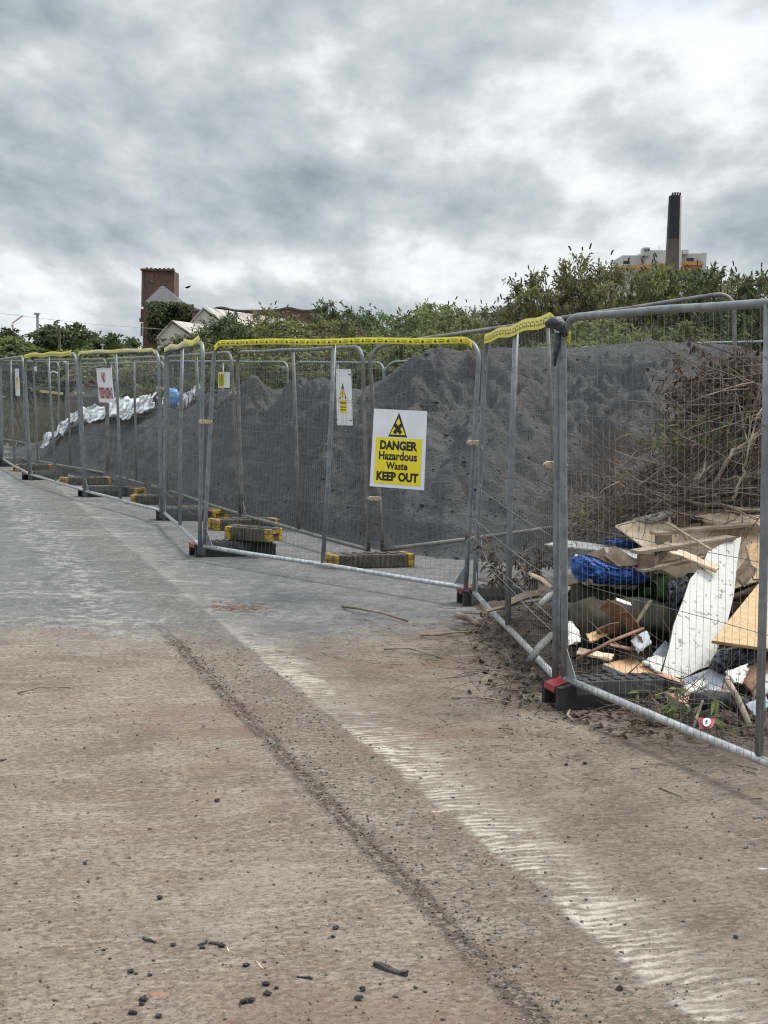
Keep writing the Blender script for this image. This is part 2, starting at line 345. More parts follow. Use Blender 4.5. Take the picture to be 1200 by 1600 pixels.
# grey ash-covered zone further away
edge = t.m('ADD', t.m('MULTIPLY', t.m('SUBTRACT', t.noise(v, .9, 6, .65, .4, (2, 6, 1)), .5), 2.6), t.m('ADD', Y_, t.m('MULTIPLY', t.rng(X_, -.8, 1.4), -1.3)))
gm = t.rng(t.m('ADD', edge, t.m('MULTIPLY', t.m('SUBTRACT', mott, .5), 1.2)), 8.2, 9.6)
gcol = t.mix(t.rng(mid, .35, .65), (.128, .128, .127), (.182, .180, .176))
farS = t.noise(t.comb(t.m('MULTIPLY', X_, .8), t.m('MULTIPLY', Y_, 3.2)), 1.0, 6, .7, .6, (3, 3, 3))
leftm = t.rng(q, 1.9, -.2)
m2_ = t.noise(t.comb(t.m('MULTIPLY', X_, 9.0), t.m('MULTIPLY', Y_, 7.0)), 1.0, 6, .72, .3, (4, 8, 1))
gcol = t.mix(t.m('MULTIPLY', t.rng(m2_, .48, .62), .45), gcol, (.275, .268, .256))
gcol = t.mix(t.m('MULTIPLY', t.rng(m2_, .48, .36), .42), gcol, (.092, .092, .092))
gcol = t.mix(t.m('MULTIPLY', t.m('MULTIPLY', t.rng(t.m('ADD', farS, t.m('MULTIPLY', t.m('SUBTRACT', m2_, .5), .55)), .55, .64), leftm), .65), gcol, (.37, .36, .34))
gcol = t.mix(t.m('MULTIPLY', t.rng(mott, .50, .62), .75), gcol, (.070, .070, .073))
gcol = t.mix(t.m('MULTIPLY', t.rng(mott, .44, .33), .4), gcol, (.30, .30, .295))
gcol = t.mix(t.m('MULTIPLY', t.rng(streak2, .52, .66), .45), gcol, (.095, .095, .098))
col = t.mix(gm, bR, gcol)
# pale worn band with ridges right of the second edge
qe = t.m('ADD', t.m('MULTIPLY', r, (qK0-qK1)/max(.1, (K0-J1).dot(tv)-(K1-J1).dot(tv))), qK1 - (K1-J1).dot(tv)*(qK0-qK1)/max(.1, (K0-J1).dot(tv)-(K1-J1).dot(tv)))
dq = t.m('SUBTRACT', q, qe)
dqn = t.m('ADD', dq, t.m('MULTIPLY', t.m('SUBTRACT', mid, .5), .10))
band = t.m('MULTIPLY', t.rng(dqn, -.015, .03), t.m('SUBTRACT', 1.0, t.rng(t.m('ADD', dqn, t.m('MULTIPLY', t.m('SUBTRACT', streak, .5), 1.3)), .04, .38)))
band = t.m('MULTIPLY', band, t.rng(r, 6.3, 4.6, .25, 1.0))
wr = t.rng(t.m('ADD', t.m('MULTIPLY', t.rng(t.noise(v, 9, 4, .7, .3, (2, 2, 7)), .35, .65), .26), t.m('ADD', t.m('MULTIPLY', ridge, .42), t.m('ADD', t.m('MULTIPLY', streak, .5), t.m('MULTIPLY', mott, .8)))), .74, 1.10)
col = t.mix(t.m('MULTIPLY', t.m('MULTIPLY', band, t.rng(mott, .62, .40)), .28), col, (.36, .32, .275))
col = t.mix(t.m('MULTIPLY', t.m('MULTIPLY', band, wr), t.rng(t.noise(v, 1.7, 4, .65, .3, (6, 6, 1)), .33, .52, .25, 1.0)), col, (.55, .50, .43))
# dirt-filled joint
jn = t.m('ADD', t.m('ABSOLUTE', t.m('ADD', q, t.m('MULTIPLY', t.m('SUBTRACT', t.noise(v, 2.0, 4, .6, 0, (4, 4, 9)), .5), .11))), t.m('MULTIPLY', t.m('SUBTRACT', fine, .5), .10))
jm = t.m('MULTIPLY', t.m('MULTIPLY', t.rng(t.m('ADD', jn, t.m('MULTIPLY', t.m('SUBTRACT', mott, .5), .16)), .038, .004), t.rng(mid, .34, .55, .2, 1.0)), t.rng(r, 6.6, 5.2))
col = t.mix(t.m('MULTIPLY', jm, .30), col, t.mix(t.rng(grit, .4, .65), (.085, .073, .062), (.19, .165, .14)))
# gravelly zone between joint and edge
bz = t.m('MULTIPLY', t.m('MULTIPLY', t.rng(q, .0, .12), t.rng(dq, .02, -.05)), t.rng(mott, .44, .58))
col = t.mix(t.m('MULTIPLY', bz, .5), col, (.105, .088, .072))
# old parallel score line far away
l2 = t.m('ABSOLUTE', t.m('ADD', t.m('ADD', q, .30), t.m('MULTIPLY', t.m('SUBTRACT', mid, .5), .5)))
col = t.mix(t.m('MULTIPLY', t.m('MULTIPLY', t.rng(l2, .30, .05), gm), t.rng(m2_, .46, .62, .0, .60)), col, (.36, .35, .33))
# grit
col = t.mix(t.m('MULTIPLY', t.rng(grit, .58, .66), .75), col, (.045, .038, .032))
col = t.mix(t.m('MULTIPLY', t.rng(grit, .38, .30), .45), col, (.45, .42, .38))
# dirty soil near the tipped rubbish
A0 = G(1040, 1125); dd = t.m('SQRT', t.m('ADD', t.m('POWER', t.m('SUBTRACT', X_, A0.x+.25), 2.0), t.m('POWER', t.m('MULTIPLY', t.m('SUBTRACT', Y_, A0.y+.2), .55), 2.0)))
sm = t.rng(t.m('ADD', dd, t.m('MULTIPLY', t.m('SUBTRACT', mid, .5), 1.2)), .95, .25)
col = t.mix(t.m('MULTIPLY', sm, .75), col, t.mix(t.rng(fine, .4, .6), (.045, .036, .030), (.11, .088, .07)))
# beyond the yard: rough ground
far = t.rng(t.m('ADD', Y_, t.m('MULTIPLY', big, 4.0)), 38, 46)
col = t.mix(far, col, t.mix(t.rng(mid, .4, .6), (.10, .10, .05), (.20, .19, .15)))
t.put(b.inputs['Base Color'], col); b.inputs['Roughness'].default_value = .9; b.inputs['Specular IOR Level'].default_value = .25
hg = t.m('ADD', t.m('MULTIPLY', ridge, t.m('ADD', t.m('MULTIPLY', band, .5), .18)), t.m('ADD', t.m('MULTIPLY', streak2, .45), t.m('ADD', t.m('MULTIPLY', mott, .8), t.m('MULTIPLY', grit, .22))))
hg = t.m('SUBTRACT', hg, t.m('MULTIPLY', jm, .9))
hg = t.m('ADD', hg, t.m('MULTIPLY', t.rng(dqn, -.02, .02), .25))
t.put(b.inputs['Normal'], t.bump(hg, .9, .018)); M['ground'] = m
g = MB(); g.add([(-1500, -60, 0), (1500, -60, 0), (1500, 3000, 0), (-1500, 3000, 0)], [(0, 1, 2, 3)])
tag(g.build('ground', M['ground']), 'worn concrete yard, brown near and grey with ash further off', 'ground', kind='structure')

# ------------------------------------------------------------------ fence panels
TOPZ = 2.0
def end(px, py, tx, ty=None, z=.12, Y=None):
    """foot point of a post seen at pixel (px,py) at height z, and the sideways lean of its top"""
    g = G(px, py, z) if Y is None else P(px, py, Y)
    base = Vector((g.x, g.y, g.z-z))
    # top point at the same depth whose pixel column is tx
    yy = (ty if ty else 540); tpt = P(tx, yy, g.y)
    return base, Vector((tpt.x-g.x, 0, 0))*(TOPZ/(TOPZ-.12))
class Panel:
    def __init__(s, name, L, Rr, label, group, front=True, tube=None, mid=True, mats=('galv', 'galv_pale_lit', 'wire'), seed=0, jog=.018, sag=0.0, hwires=(.40, .68, .96, 1.24, 1.52, 1.80), gusset=True, wire_r=.00092, ns=.052):
        s.A, s.la = L; s.B, s.lb = Rr; s.len = (s.B-s.A).length
        s.u = (s.B-s.A).normalized(); s.nrm = s.u.cross(Vector((0, 0, 1))).normalized()
        if s.nrm.dot(CP-s.A) < 0: s.nrm = -s.nrm
        s.bow = (pn(np.array([seed*1.7+.3]), np.array([.4]))[0])*.06
        s.root = empty(name, s.A, label, 'fence panel', group)
        r = tube or .019; rad = .15; L_ = s.len
        f = MB(); path = [s.pt(0, .05)] + [s.pt(0, z) for z in (.5, 1.0, 1.5)]
        for k in range(0, 7):
            a = k/6*math.pi/2; path.append(s.pt((rad-rad*math.cos(a))/L_, TOPZ-rad+rad*math.sin(a)))
        for k in range(1, 8): path.append(s.pt((rad+(L_-2*rad)*k/8)/L_, TOPZ-.004*math.sin(k*1.9+seed)))
        for k in range(0, 7):
            a = math.pi/2-k/6*math.pi/2; path.append(s.pt((L_-rad+rad*math.cos(a))/L_, TOPZ-rad+rad*math.sin(a)))
        path += [s.pt(1, z) for z in (1.5, 1.0, .5, .05)]
        f.tube(path, r, 12); f.build('frame', M[mats[0]], s.root, True)
        if mid:
            f = MB(); f.tube([s.pt(.5, z) for z in (.155, .8, 1.4, TOPZ-.004)], r*.97, 12); f.build('middle_post', M[mats[0]], s.root, True)
        f = MB(); f.tube([s.pt((r*.4+(L_-.8*r)*k/10)/L_, .135+.003*math.sin(k*.9+seed)-sag*math.sin(math.pi*k/10)) for k in range(11)], r*1.04, 12)
        f.build('bottom_rail', M[mats[1]], s.root, True)
        if gusset:
            for e0, sg in ((0, 1), (1, -1)):
                a, b_, c = s.pt(e0+sg*.02/L_, .16), s.pt(e0+sg*.12/L_, .155), s.pt(e0+sg*.02/L_, .30)
                MB().slab([a, b_, c], .005).build('corner_plate', M[mats[0]], s.root)
        # infill wires
        wv, wf = [], []; N = int(L_/ns)
        rg = np.random.default_rng(seed+50)
        def prism(pts, rr):
            k0 = len(wv); k = len(pts)
            for p in pts:
                for a in (0.5, 2.6, 4.7): wv.append(p + s.u*(rr*math.cos(a)) + s.nrm*(rr*math.sin(a)))
            for i in range(k-1):
                for j in range(3): wf.append((k0+i*3+j, k0+i*3+(j+1) % 3, k0+i*3+3+(j+1) % 3, k0+i*3+3+j))
        def prismh(pts, rr):
            k0 = len(wv); k = len(pts)
            for p in pts:
                for a in (0.5, 2.6, 4.7): wv.append(p + Vector((0, 0, rr*math.cos(a))) + s.nrm*(rr*math.sin(a)))
            for i in range(k-1):
                for j in range(3): wf.append((k0+i*3+j, k0+i*3+(j+1) % 3, k0+i*3+3+(j+1) % 3, k0+i*3+3+j))
        for i in range(1, N):
            uu = i/N; dx = rg.normal(0, .0015)
            zt = TOPZ-.015; edge = min(uu, 1-uu)*L_
            if edge < rad: zt = TOPZ-rad+math.sqrt(max(0, rad*rad-(rad-edge)**2))-.01
            prism([s.pt(uu, .125)+s.nrm*(.019), s.pt(uu, .55)+s.u*dx+s.nrm*.014, s.pt(uu, 1.1)-s.u*dx+s.nrm*.014, s.pt(uu, zt)+s.nrm*.018], wire_r)
        for zi, zh in enumerate(hwires):
            pts = []; K = 40
            j1 = jog*(1 if zi % 2 else .6)
            for k in range(K+1):
                uu = k/K
                dz = j1 if .05 < uu < .95 else 0
                dz += .010*pn(np.array([uu*5+zi*3.1+seed]), np.array([zi*1.3+.5]))[0] - (0 if .02 < uu < .98 else -.0)
                pts.append(s.pt(uu, zh-dz)+s.nrm*.018)
            prismh(pts, wire_r*1.9)
        me = bpy.data.meshes.new('wire_mesh'); me.from_pydata([tuple(q) for q in wv], [], wf); me.update()
        link('wire_mesh', me, M[mats[2]], s.root)
    def pt(s, u, z):
        l = s.la.lerp(s.lb, u)
        return s.A.lerp(s.B, u) + l*(z/TOPZ) + Vector((0, 0, z)) + s.nrm*(s.bow*math.sin(math.pi*u)*math.sin(math.pi*min(1, z/TOPZ))*.5)
    def hit(s, px, py, off=.03):
        """point of the panel's plane (off metres towards the camera) on the ray of a pixel"""
        d = ray(px, py); p0 = s.A + s.nrm*off
        k = (p0-CP).dot(s.nrm)/d.dot(s.nrm); return CP+d*k
GF, GR, GT = 'front row of temporary fence panels', 'inner row of temporary fence panels', 'far temporary fence panels behind the ash heap'
a0 = end(884, 1066, 880, 520); mp_ = G(1187, 1186, .135); bB = Vector((a0[0].x+2*(mp_.x-a0[0].x), a0[0].y+2*(mp_.y-a0[0].y), 0))
F0 = Panel('mesh_fence', a0, (bB, Vector((-.03, 0, 0))), 'nearest mesh fence panel in front of the blue sheet and boards', GF, seed=1)
F1 = Panel('mesh_fence', end(741, 930, 758, 560), end(869, 1062, 873, 520), 'mesh fence panel between the danger sign panel and the rubbish, ribbon at its top', GF, seed=2, jog=.03, mats=('galv', 'galv_pale_lit', 'wire'))
F2 = Panel('mesh_fence', end(318, 856, 334, 560), end(727, 921, 748, 560), 'wide mesh fence panel carrying the danger hazardous waste sign, yellow tape along its top', GF, seed=3)
F3 = Panel('mesh_fence', end(257, 803, 259, 560), end(312, 854, 317, 560), 'mesh fence panel with half white half yellow ribbon, next left of the danger sign panel', GF, seed=4)
F4 = Panel('mesh_fence', end(135, 769, 124, 560), end(252, 800, 248, 560), 'mesh fence panel carrying the no trespassing board', GF, seed=5)
F5 = Panel('mesh_fence', end(49, 743, 39, 560), end(133, 768, 119, 560), 'mesh fence panel with patterned yellow tape on top, next left of the no trespassing panel', GF, seed=6)
F6 = Panel('mesh_fence', end(5, 719, 1, 560), end(46, 742, 36, 560), 'far left mesh fence panel with a bare top rail and a narrow white notice', GF, seed=7)
F7 = Panel('mesh_fence', end(-55, 702, -52, 560), end(2, 718, -2, 560), 'leftmost mesh fence panel, only its end post inside the picture edge', GF, seed=8)
RM = ('galv_dirty', 'galv_dirty', 'wire')
R1 = Panel('mesh_fence', end(380, 807, 371, 560), end(577, 862, 567, 560), 'dusty inner fence panel behind the danger sign, ending on the yellow-ended block', GR, mats=RM, seed=11)
R2 = Panel('mesh_fence', end(266, 769, 262, 560), end(376, 806, 362, 560), 'dusty inner fence panel with the small yellow and white notice', GR, mats=RM, seed=12)
R3 = Panel('mesh_fence', end(170, 742, 168, 560), end(263, 768, 258, 560), 'dusty inner fence panel behind the no trespassing board', GR, mats=RM, seed=13)
R4 = Panel('mesh_fence', end(60, 722, 52, 560), end(167, 741, 166, 560), 'dusty inner fence panel in front of the white sheeting end', GR, mats=RM, seed=14)
l = end(600, 862, 578, 560); rp = P(1152, 790, 12.6)
tp = P(1146, 470, 12.6)
S1 = Panel('mesh_fence', l, (Vector((rp.x, rp.y, rp.z-.12)), Vector((tp.x-rp.x, 0, 0))), 'sloping dark-railed fence panel climbing over the grey ash heap toe', GR, mats=RM, seed=15)
a_p = P(1190, 780, 12.5); b_p = P(1790, 720, 11.9)
S2 = Panel('mesh_fence', (Vector((a_p.x, a_p.y, a_p.z-.12)), Vector((0, 0, 0))), (Vector((b_p.x, b_p.y, b_p.z-.12)), Vector((0, 0, 0))), 'fence panel at the right picture edge standing among the dead branches', GR, mats=('galv', 'galv', 'wire'), seed=16)
def far_panel(x0, y0, Y0, x1, y1, Y1, label, seed):
    a = P(x0, y0, Y0); b = P(x1, y1, Y1)
    return Panel('mesh_fence', (Vector((a.x, a.y, a.z-TOPZ)), Vector((0, 0, 0))), (Vector((b.x, b.y, b.z-TOPZ)), Vector((0, 0, 0))), label, GT, mats=('galv', 'galv', 'wire'), seed=seed, wire_r=.0014, gusset=False)
far_panel(461, 566, 21.5, 600, 567, 19.6, 'far fence panel right of the joined bright corner posts behind the ash', 21)
far_panel(262, 564, 25.5, 450, 566, 21.6, 'far fence panel left of the joined bright corner posts behind the ash', 22)
far_panel(104, 569, 30.5, 256, 566, 25.8, 'far fence panel behind the white sheeting and no trespassing board', 23)
far_panel(-10, 563, 34.5, 92, 566, 31.0, 'far fence panel at the far left beside the thin hooked poles', 24)
far_panel(602, 567, 19.5, 870, 543, 19.2, 'far fence panel rising behind the steep left side of the big ash heap', 25)
far_panel(900, 543, 19.6, 1240, 532, 19.8, 'far fence panel whose bright rail peeps over the flat heap top', 26)

# ------------------------------------------------------------------ fence feet
def rubber_foot(c, ang, label, size=(.74, .23, .135)):
    """black rubber foot, long along its own x"""
    root = empty('rubber_fence_block', c, label, 'fence foot', 'black rubber fence feet'); root.rotation_euler = (0, 0, ang)
    L_, w_, h_ = size; b = MB()
    prof = [(-w_/2, 0), (w_/2, 0), (w_/2, h_*.55), (w_/2-.022, h_), (-w_/2+.022, h_), (-w_/2, h_*.55)]
    b.add([(x_, y_, z_) for x_ in (-L_/2+.10, L_/2-.10) for (y_, z_) in prof], [tuple(range(6)), tuple(range(11, 5, -1))] + [(i, i+6, (i+1) % 6+6, (i+1) % 6) for i in range(6)])
    for sg in (-1, 1):   # arched hollow ends: two cheeks and a sloping top
        for yy in (-1, 1): b.box((sg*(L_/2-.052), yy*(w_/2-.022), h_*.42), (.10, .04, h_*.84))
        b.add([(sg*(L_/2-.10), -w_/2+.002, h_*.99), (sg*(L_/2-.10), w_/2-.002, h_*.99), (sg*L_/2, w_/2-.004, h_*.80), (sg*L_/2, -w_/2+.004, h_*.80),
               (sg*(L_/2-.10), -w_/2+.002, h_*.62), (sg*(L_/2-.10), w_/2-.002, h_*.62), (sg*L_/2, w_/2-.004, h_*.58), (sg*L_/2, -w_/2+.004, h_*.58)],
              [(0, 1, 2, 3), (4, 7, 6, 5), (0, 4, 5, 1), (2, 6, 7, 3), (1, 5, 6, 2), (0, 3, 7, 4)])
    for k in range(7): b.box(((k-3)*.07, .045, h_+.004), (.03, .05, .008)); b.box(((k-3)*.07, -.045, h_+.004), (.03, .05, .008))
    o = link('body', b_mesh(b), M['rubber'], root, loc=(0, 0, 0)); bevel(o, .006, 2)
    for sg in (-1, 1):
        p = MB(); z0, z1 = h_*.985+.004, h_*.80+.004
        p.add([(sg*(L_/2-.085), -.07, z0), (sg*(L_/2-.085), .07, z0), (sg*(L_/2+.002), .07, z1), (sg*(L_/2+.002), -.07, z1), (sg*(L_/2+.006), .07, h_*.60), (sg*(L_/2+.006), -.07, h_*.60)], [(0, 1, 2, 3), (3, 2, 4, 5)])
        link('red_reflector', b_mesh(p), M['red'], root, loc=(0, 0, 0))
    return root
def b_mesh(b):
    me = bpy.data.meshes.new('mesh'); me.from_pydata([tuple(q) for q in b.v], [], b.f); me.update()
    bm = bmesh.new(); bm.from_mesh(me); bmesh.ops.recalc_face_normals(bm, faces=bm.faces); bm.to_mesh(me); bm.free(); return me
def block_foot(c, ang, label, size=(.76, .24, .14), tilt=0):
    size = (size[0], size[1], size[2]*.88)
    root = empty('yellow_fence_block', c, label, 'fence block', 'yellow-ended fence blocks'); root.rotation_euler = (0, tilt, ang)
    L_, w_, h_ = size; b = MB(); b.box((0, 0, h_/2), (L_-.13, w_, h_))
    for k in range(12):
        xx = (k-5.5)*(L_-.16)/12
        for sg in (-1, 1): b.box((xx, sg*(w_/2+.001), h_/2), ((L_-.16)/17, .010, h_*.86))
    for k in range(5): b.box(((k-2)*.11, 0, h_+.004), (.07, w_*.6, .012))
    o = link('body', b_mesh(b), M['fblock'], root, loc=(0, 0, 0)); bevel(o, .004, 1)
    for sg in (-1, 1):
        p = MB(); xe = sg*(L_/2-.033)
        p.box((xe, 0, h_*.80), (.066, w_+.012, h_*.42)); p.box((xe, w_/2-.025, h_*.30), (.066, .06, h_*.58)); p.box((xe, -w_/2+.025, h_*.30), (.066, .06, h_*.58))
        p.box((xe-sg*.01, 0, h_*.32), (.03, w_*.8, h_*.5))
        o = link('yellow_end', b_mesh(p), M['ycap'], root, loc=(0, 0, 0)); bevel(o, .008, 2)
    return root
def between(x0, y0, x1, y1, z=0):
    a, b_ = G(x0, y0, z), G(x1, y1, z); c = (a+b_)/2; return c, math.atan2(b_.y-a.y, b_.x-a.x), (b_-a).length
def foot_at(fn, x0, y0, x1, y1, label, z=0, L_=None, tilt=0, base=0.0):
    c, a, ln = between(x0, y0, x1, y1, z); c.z = base
    return fn(c, a, label, (L_ or min(max(ln, .66), .82), .23, .14)) if fn is rubber_foot else fn(c, a, label, (L_ or min(max(ln, .66), .82), .23, .14), tilt)
foot_at(rubber_foot, 858, 1103, 1052, 1096, 'nearest black rubber foot with a bright red end, under the posts beside the rubbish')
foot_at(rubber_foot, 718, 944, 852, 944, 'black rubber foot with red end right of the danger sign panel')
foot_at(rubber_foot, 300, 869, 425, 866, 'black rubber foot left of the danger panel, block lying on its far end')
foot_at(rubber_foot, 244, 812, 330, 813, 'black rubber foot with a red tip under the white and yellow ribbon panel')
foot_at(rubber_foot, 125, 776, 200, 775, 'black rubber foot where the no trespassing panel starts')
foot_at(rubber_foot, 40, 750, 100, 748, 'black rubber foot second from the left edge of the yard')
foot_at(rubber_foot, -12, 729, 38, 728, 'black rubber foot nearest to the left picture edge')
foot_at(block_foot, 512, 887, 640, 884, 'yellow-ended grey block under the corner of the dusty inner fence')
foot_at(block_foot, 330, 828, 431, 826, 'yellow-ended block under the joined inner posts left of the danger sign')
foot_at(block_foot, 205, 787, 290, 789, 'yellow-ended block behind the foot of the ribbon panel')
foot_at(block_foot, 96, 758, 170, 757, 'yellow-ended block lowest behind the patterned tape panel')
foot_at(block_foot, 22, 736, 80, 736, 'yellow-ended block at the far left of the inner fence')
for (x0, y0, x1, y1, z, lb) in ((362, 868, 428, 868, .15, 'short yellow-ended block lying on top of a black rubber foot'),
                                (174, 773, 214, 776, .0, 'yellow-ended block stacked behind the no trespassing panel foot'),
                                (303, 806, 335, 812, .0, 'yellow-ended block propped behind the ribbon panel posts')):
    c, a, ln = between(x0, y0, x1, y1, 0); c.z = z
    block_foot(c, a+R(-38 if x0 == 362 else 8), lb, (.50 if x0 == 362 else max(.45, min(ln*1.25, .72)), .23, .14))

# ------------------------------------------------------------------ couplers, tape, signs
def coupler(p, label, s=1.0):
    root = empty('fence_coupler', p, label, 'coupler', 'couplers joining the fence posts')
    a = MB(); a.box((0, -.024*s, 0), (.105*s, .008, .036)); a.box((0, .024*s, 0), (.105*s, .008, .036))
    a.tube([(-.05*s, -.02, 0), (-.055*s, 0, 0), (-.05*s, .02, 0)], .012, 8); a.tube([(.05*s, -.02, 0), (.055*s, 0, 0), (.05*s, .02, 0)], .012, 8)
    bevel(link('clamp_plates', b_mesh(a), M['zinc'], root, loc=(0, 0, 0)), .003, 2)
    a = MB(); a.tube([(0, -.055, 0), (0, .045, 0)], .006, 8); a.tube([(0, -.052, 0), (0, -.040, 0)], .014, 6)
    link('bolt', b_mesh(a), M['zinc'], root, loc=(0, 0, 0)); return root
coupler(F0.hit(867, 726, .0)+Vector((.0, -.02, 0)), 'coupler on the two nearest posts beside the rubbish')
coupler(F2.hit(742, 692, .0)+Vector((.0, -.01, 0)), 'coupler right of the danger sign')
coupler(F2.hit(321, 659, .0)+Vector((0, -.01, 0)), 'coupler left of the danger sign panel')
coupler(R1.hit(585, 779, .0), 'pale coupler just below the danger sign on the inner fence')
coupler(R2.hit(367, 614, .0), 'dark coupler on the inner posts near the small yellow notice')
coupler(F4.hit(252, 607, .0), 'coupler between the no trespassing panel and ribbon panel')
coupler(F5.hit(124, 615, .0), 'coupler left of the no trespassing board')
coupler(F6.hit(3, 620, .0), 'coupler at the left picture edge')

def text_mesh(body, bold=.018, res=3):
    cu = bpy.data.curves.new('lettering', 'FONT'); cu.body = body; cu.size = 1; cu.offset = bold; cu.resolution_u = res; cu.fill_mode = 'BOTH'; cu.extrude = 0
    ob = bpy.data.objects.new('lettering', cu); COL.objects.link(ob)
    bpy.context.view_layer.update()
    me = bpy.data.meshes.new_from_object(ob.evaluated_get(bpy.context.evaluated_depsgraph_get()))
    bpy.data.objects.remove(ob); n = len(me.vertices); co = np.empty(n*3, np.float32); me.vertices.foreach_get('co', co); co = co.reshape(-1, 3)
    mn, mx = co[:, :2].min(0), co[:, :2].max(0)
    vs = [((c[0]-mn[0])/(mx[0]-mn[0]), (c[1]-mn[1])/(mx[1]-mn[1])) for c in co]
    fs = [tuple(p.vertices) for p in me.polygons]; bpy.data.meshes.remove(me); return vs, fs
_tx = {}
def txt(body, bold=.018):
    if (body, bold) not in _tx: _tx[(body, bold)] = text_mesh(body, bold)
    return _tx[(body, bold)]
class Board:
    """flat board whose four corners (tl,tr,br,bl) are given; local coordinates run 0..1, v down"""
    def __init__(s, name, c, label, cat, nrm, m='white', t=.004, bend=.0, tiltgroup=None):
        s.c = [Vector(q) for q in c]; s.n = nrm; s.root = empty(name, s.c[3], label, cat, tiltgroup); s.bend = bend
        b = MB(); K = 8
        vs = [s.pt(i/K, j/K) for j in range(K+1) for i in range(K+1)]; vs += [q-nrm*t for q in vs]; n2 = (K+1)**2; fs = []
        for j in range(K):
            for i in range(K):
                a = j*(K+1)+i; fs += [(a, a+1, a+K+2, a+K+1), (a+n2, a+n2+K+1, a+n2+K+2, a+n2+1)]
        rim = [i for i in range(K+1)] + [(j+1)*(K+1)-1+0 for j in range(1, K+1)] + [K*(K+1)+i for i in range(K-1, -1, -1)] + [j*(K+1) for j in range(K-1, 0, -1)]
        for i in range(len(rim)):
            a, d = rim[i], rim[(i+1) % len(rim)]; fs.append((a, a+n2, d+n2, d))
        b.add(vs, fs); b.build('board', M[m], s.root)
    def pt(s, u, v, off=0.0):
        a = s.c[0].lerp(s.c[1], u); d = s.c[3].lerp(s.c[2], u)
        return a.lerp(d, v)+s.n*(off+s.bend*math.sin(math.pi*u)*math.sin(math.pi*v*1.0))
    def shape(s, name, polys, m, off=.0015):
        b = MB()
        for p in polys: b.add([s.pt(*q, off) for q in p], [tuple(range(len(p)))])
        return b.build(name, M[m], s.root)
    def rect(s, name, u0, v0, u1, v1, m, off=.0015, K=6):
        b = MB(); vs = [s.pt(u0+(u1-u0)*i/K, v0+(v1-v0)*j/K, off) for j in range(K+1) for i in range(K+1)]
        b.add(vs, [(j*(K+1)+i, j*(K+1)+i+1, (j+1)*(K+1)+i+1, (j+1)*(K+1)+i) for j in range(K) for i in range(K)]); return b.build(name, M[m], s.root)
    def text(s, body, u0, v0, u1, v1, m, off=.003, bold=.018):
        vs, fs = txt(body, bold); b = MB(); b.add([s.pt(u0+(u1-u0)*x_, v1-(v1-v0)*y_, off) for x_, y_ in vs], fs); o = b.build('lettering', M[m], s.root); return o
    def tri(s, cu, v0, v1, hw, m1='black', m2='syellow', rim=.16):
        s.shape('triangle_border', [[(cu, v0), (cu+hw, v1), (cu-hw, v1)]], m1, .0016)
        h_ = v1-v0; s.shape('triangle_field', [[(cu, v0+h_*rim*1.35), (cu+hw*(1-rim*1.15), v1-h_*rim*.55), (cu-hw*(1-rim*1.15), v1-h_*rim*.55)]], m2, .0028)
def sign_corners(pan, pts, off=.03): return [pan.hit(*q, off) for q in pts]
s1 = Board('danger_sign', sign_corners(F2, [(584.5, 638.5), (667, 642.5), (662, 766), (577.5, 759.5)]), 'white and yellow danger hazardous waste keep out sign hung on the fence mesh', 'sign', F2.nrm, bend=.006)
s1.rect('yellow_field', .075, .36, .935, .955, 'syellow')
s1.tri(.49, .035, .345, .178)
s1.shape('cross_mark', [[(.40, .20), (.45, .17), (.575, .28), (.53, .315)], [(.53, .17), (.575, .20), (.45, .315), (.40, .285)]], 'black', .0042)
s1.text('DANGER', .165, .395, .865, .515, 'black', bold=.05)
s1.text('Hazardous', .155, .535, .865, .645, 'black', bold=.03)
s1.text('Waste', .30, .668, .70, .765, 'black', bold=.03)
s1.text('KEEP OUT', .125, .795, .90, .915, 'black', bold=.05)
s2 = Board('warning_notice', sign_corners(R1, [(525, 577), (548, 577), (550.5, 665), (526.5, 664)]), 'narrow-looking white warning notice tied to the dusty inner fence', 'sign', R1.nrm, bend=.01)
s2.tri(.48, .24, .53, .24, rim=.2)
s2.shape('exclamation_mark', [[(.455, .33), (.505, .33), (.495, .455), (.465, .455)], [(.45, .475), (.51, .475), (.51, .495), (.45, .495)]], 'black', .0042)
s2.rect('yellow_field', .26, .55, .72, .78, 'syellow')
s2.text('Warning', .29, .575, .69, .635, 'black', bold=.02)
for k in range(2): s2.shape('small_print', [[(.30, .665+k*.05), (.68, .665+k*.05), (.68, .685+k*.05), (.30, .685+k*.05)]], 'black', .003)
for (u_, v_) in ((.02, .09), (.97, .09), (.02, .90), (.97, .91)):
    p = s2.pt(u_, v_, .006); MB().box(p, (.035, .008, .008), Matrix.Rotation(R(-25 if v_ < .5 else 5), 3, 'Y')).build('cable_tie', M['black'], s2.root)
s3 = Board('trespassing_sign', sign_corners(F4, [(150.3, 575.5), (173.8, 575.5), (178.2, 629.5), (155, 628.5)]), 'white board reading no trespassing in red, hung crookedly on the fence', 'sign', F4.nrm, bend=.004)
s3.text('NO', .33, .10, .58, .42, 'sred', bold=.03)
s3.text('TRESPASSING', .06, .555, .95, .885, 'sred', bold=.03)
s4 = Board('narrow_notice', sign_corners(F6, [(23, 576), (28.5, 576), (31, 618.5), (24.5, 618.5)]), 'thin white notice with yellow lettering block on the far left panel', 'sign', F6.nrm)
s4.rect('yellow_field', .25, .32, .75, .74, 'syellow'); s4.text('!', .40, .34, .60, .50, 'black')
s5 = Board('small_notice', sign_corners(R2, [(341, 581.5), (359, 581.5), (358.5, 606), (341, 606)]), 'small notice, yellow half and white half, on the inner fence', 'sign', R2.nrm)
s5.rect('yellow_field', .03, .03, .58, .97, 'syellow')
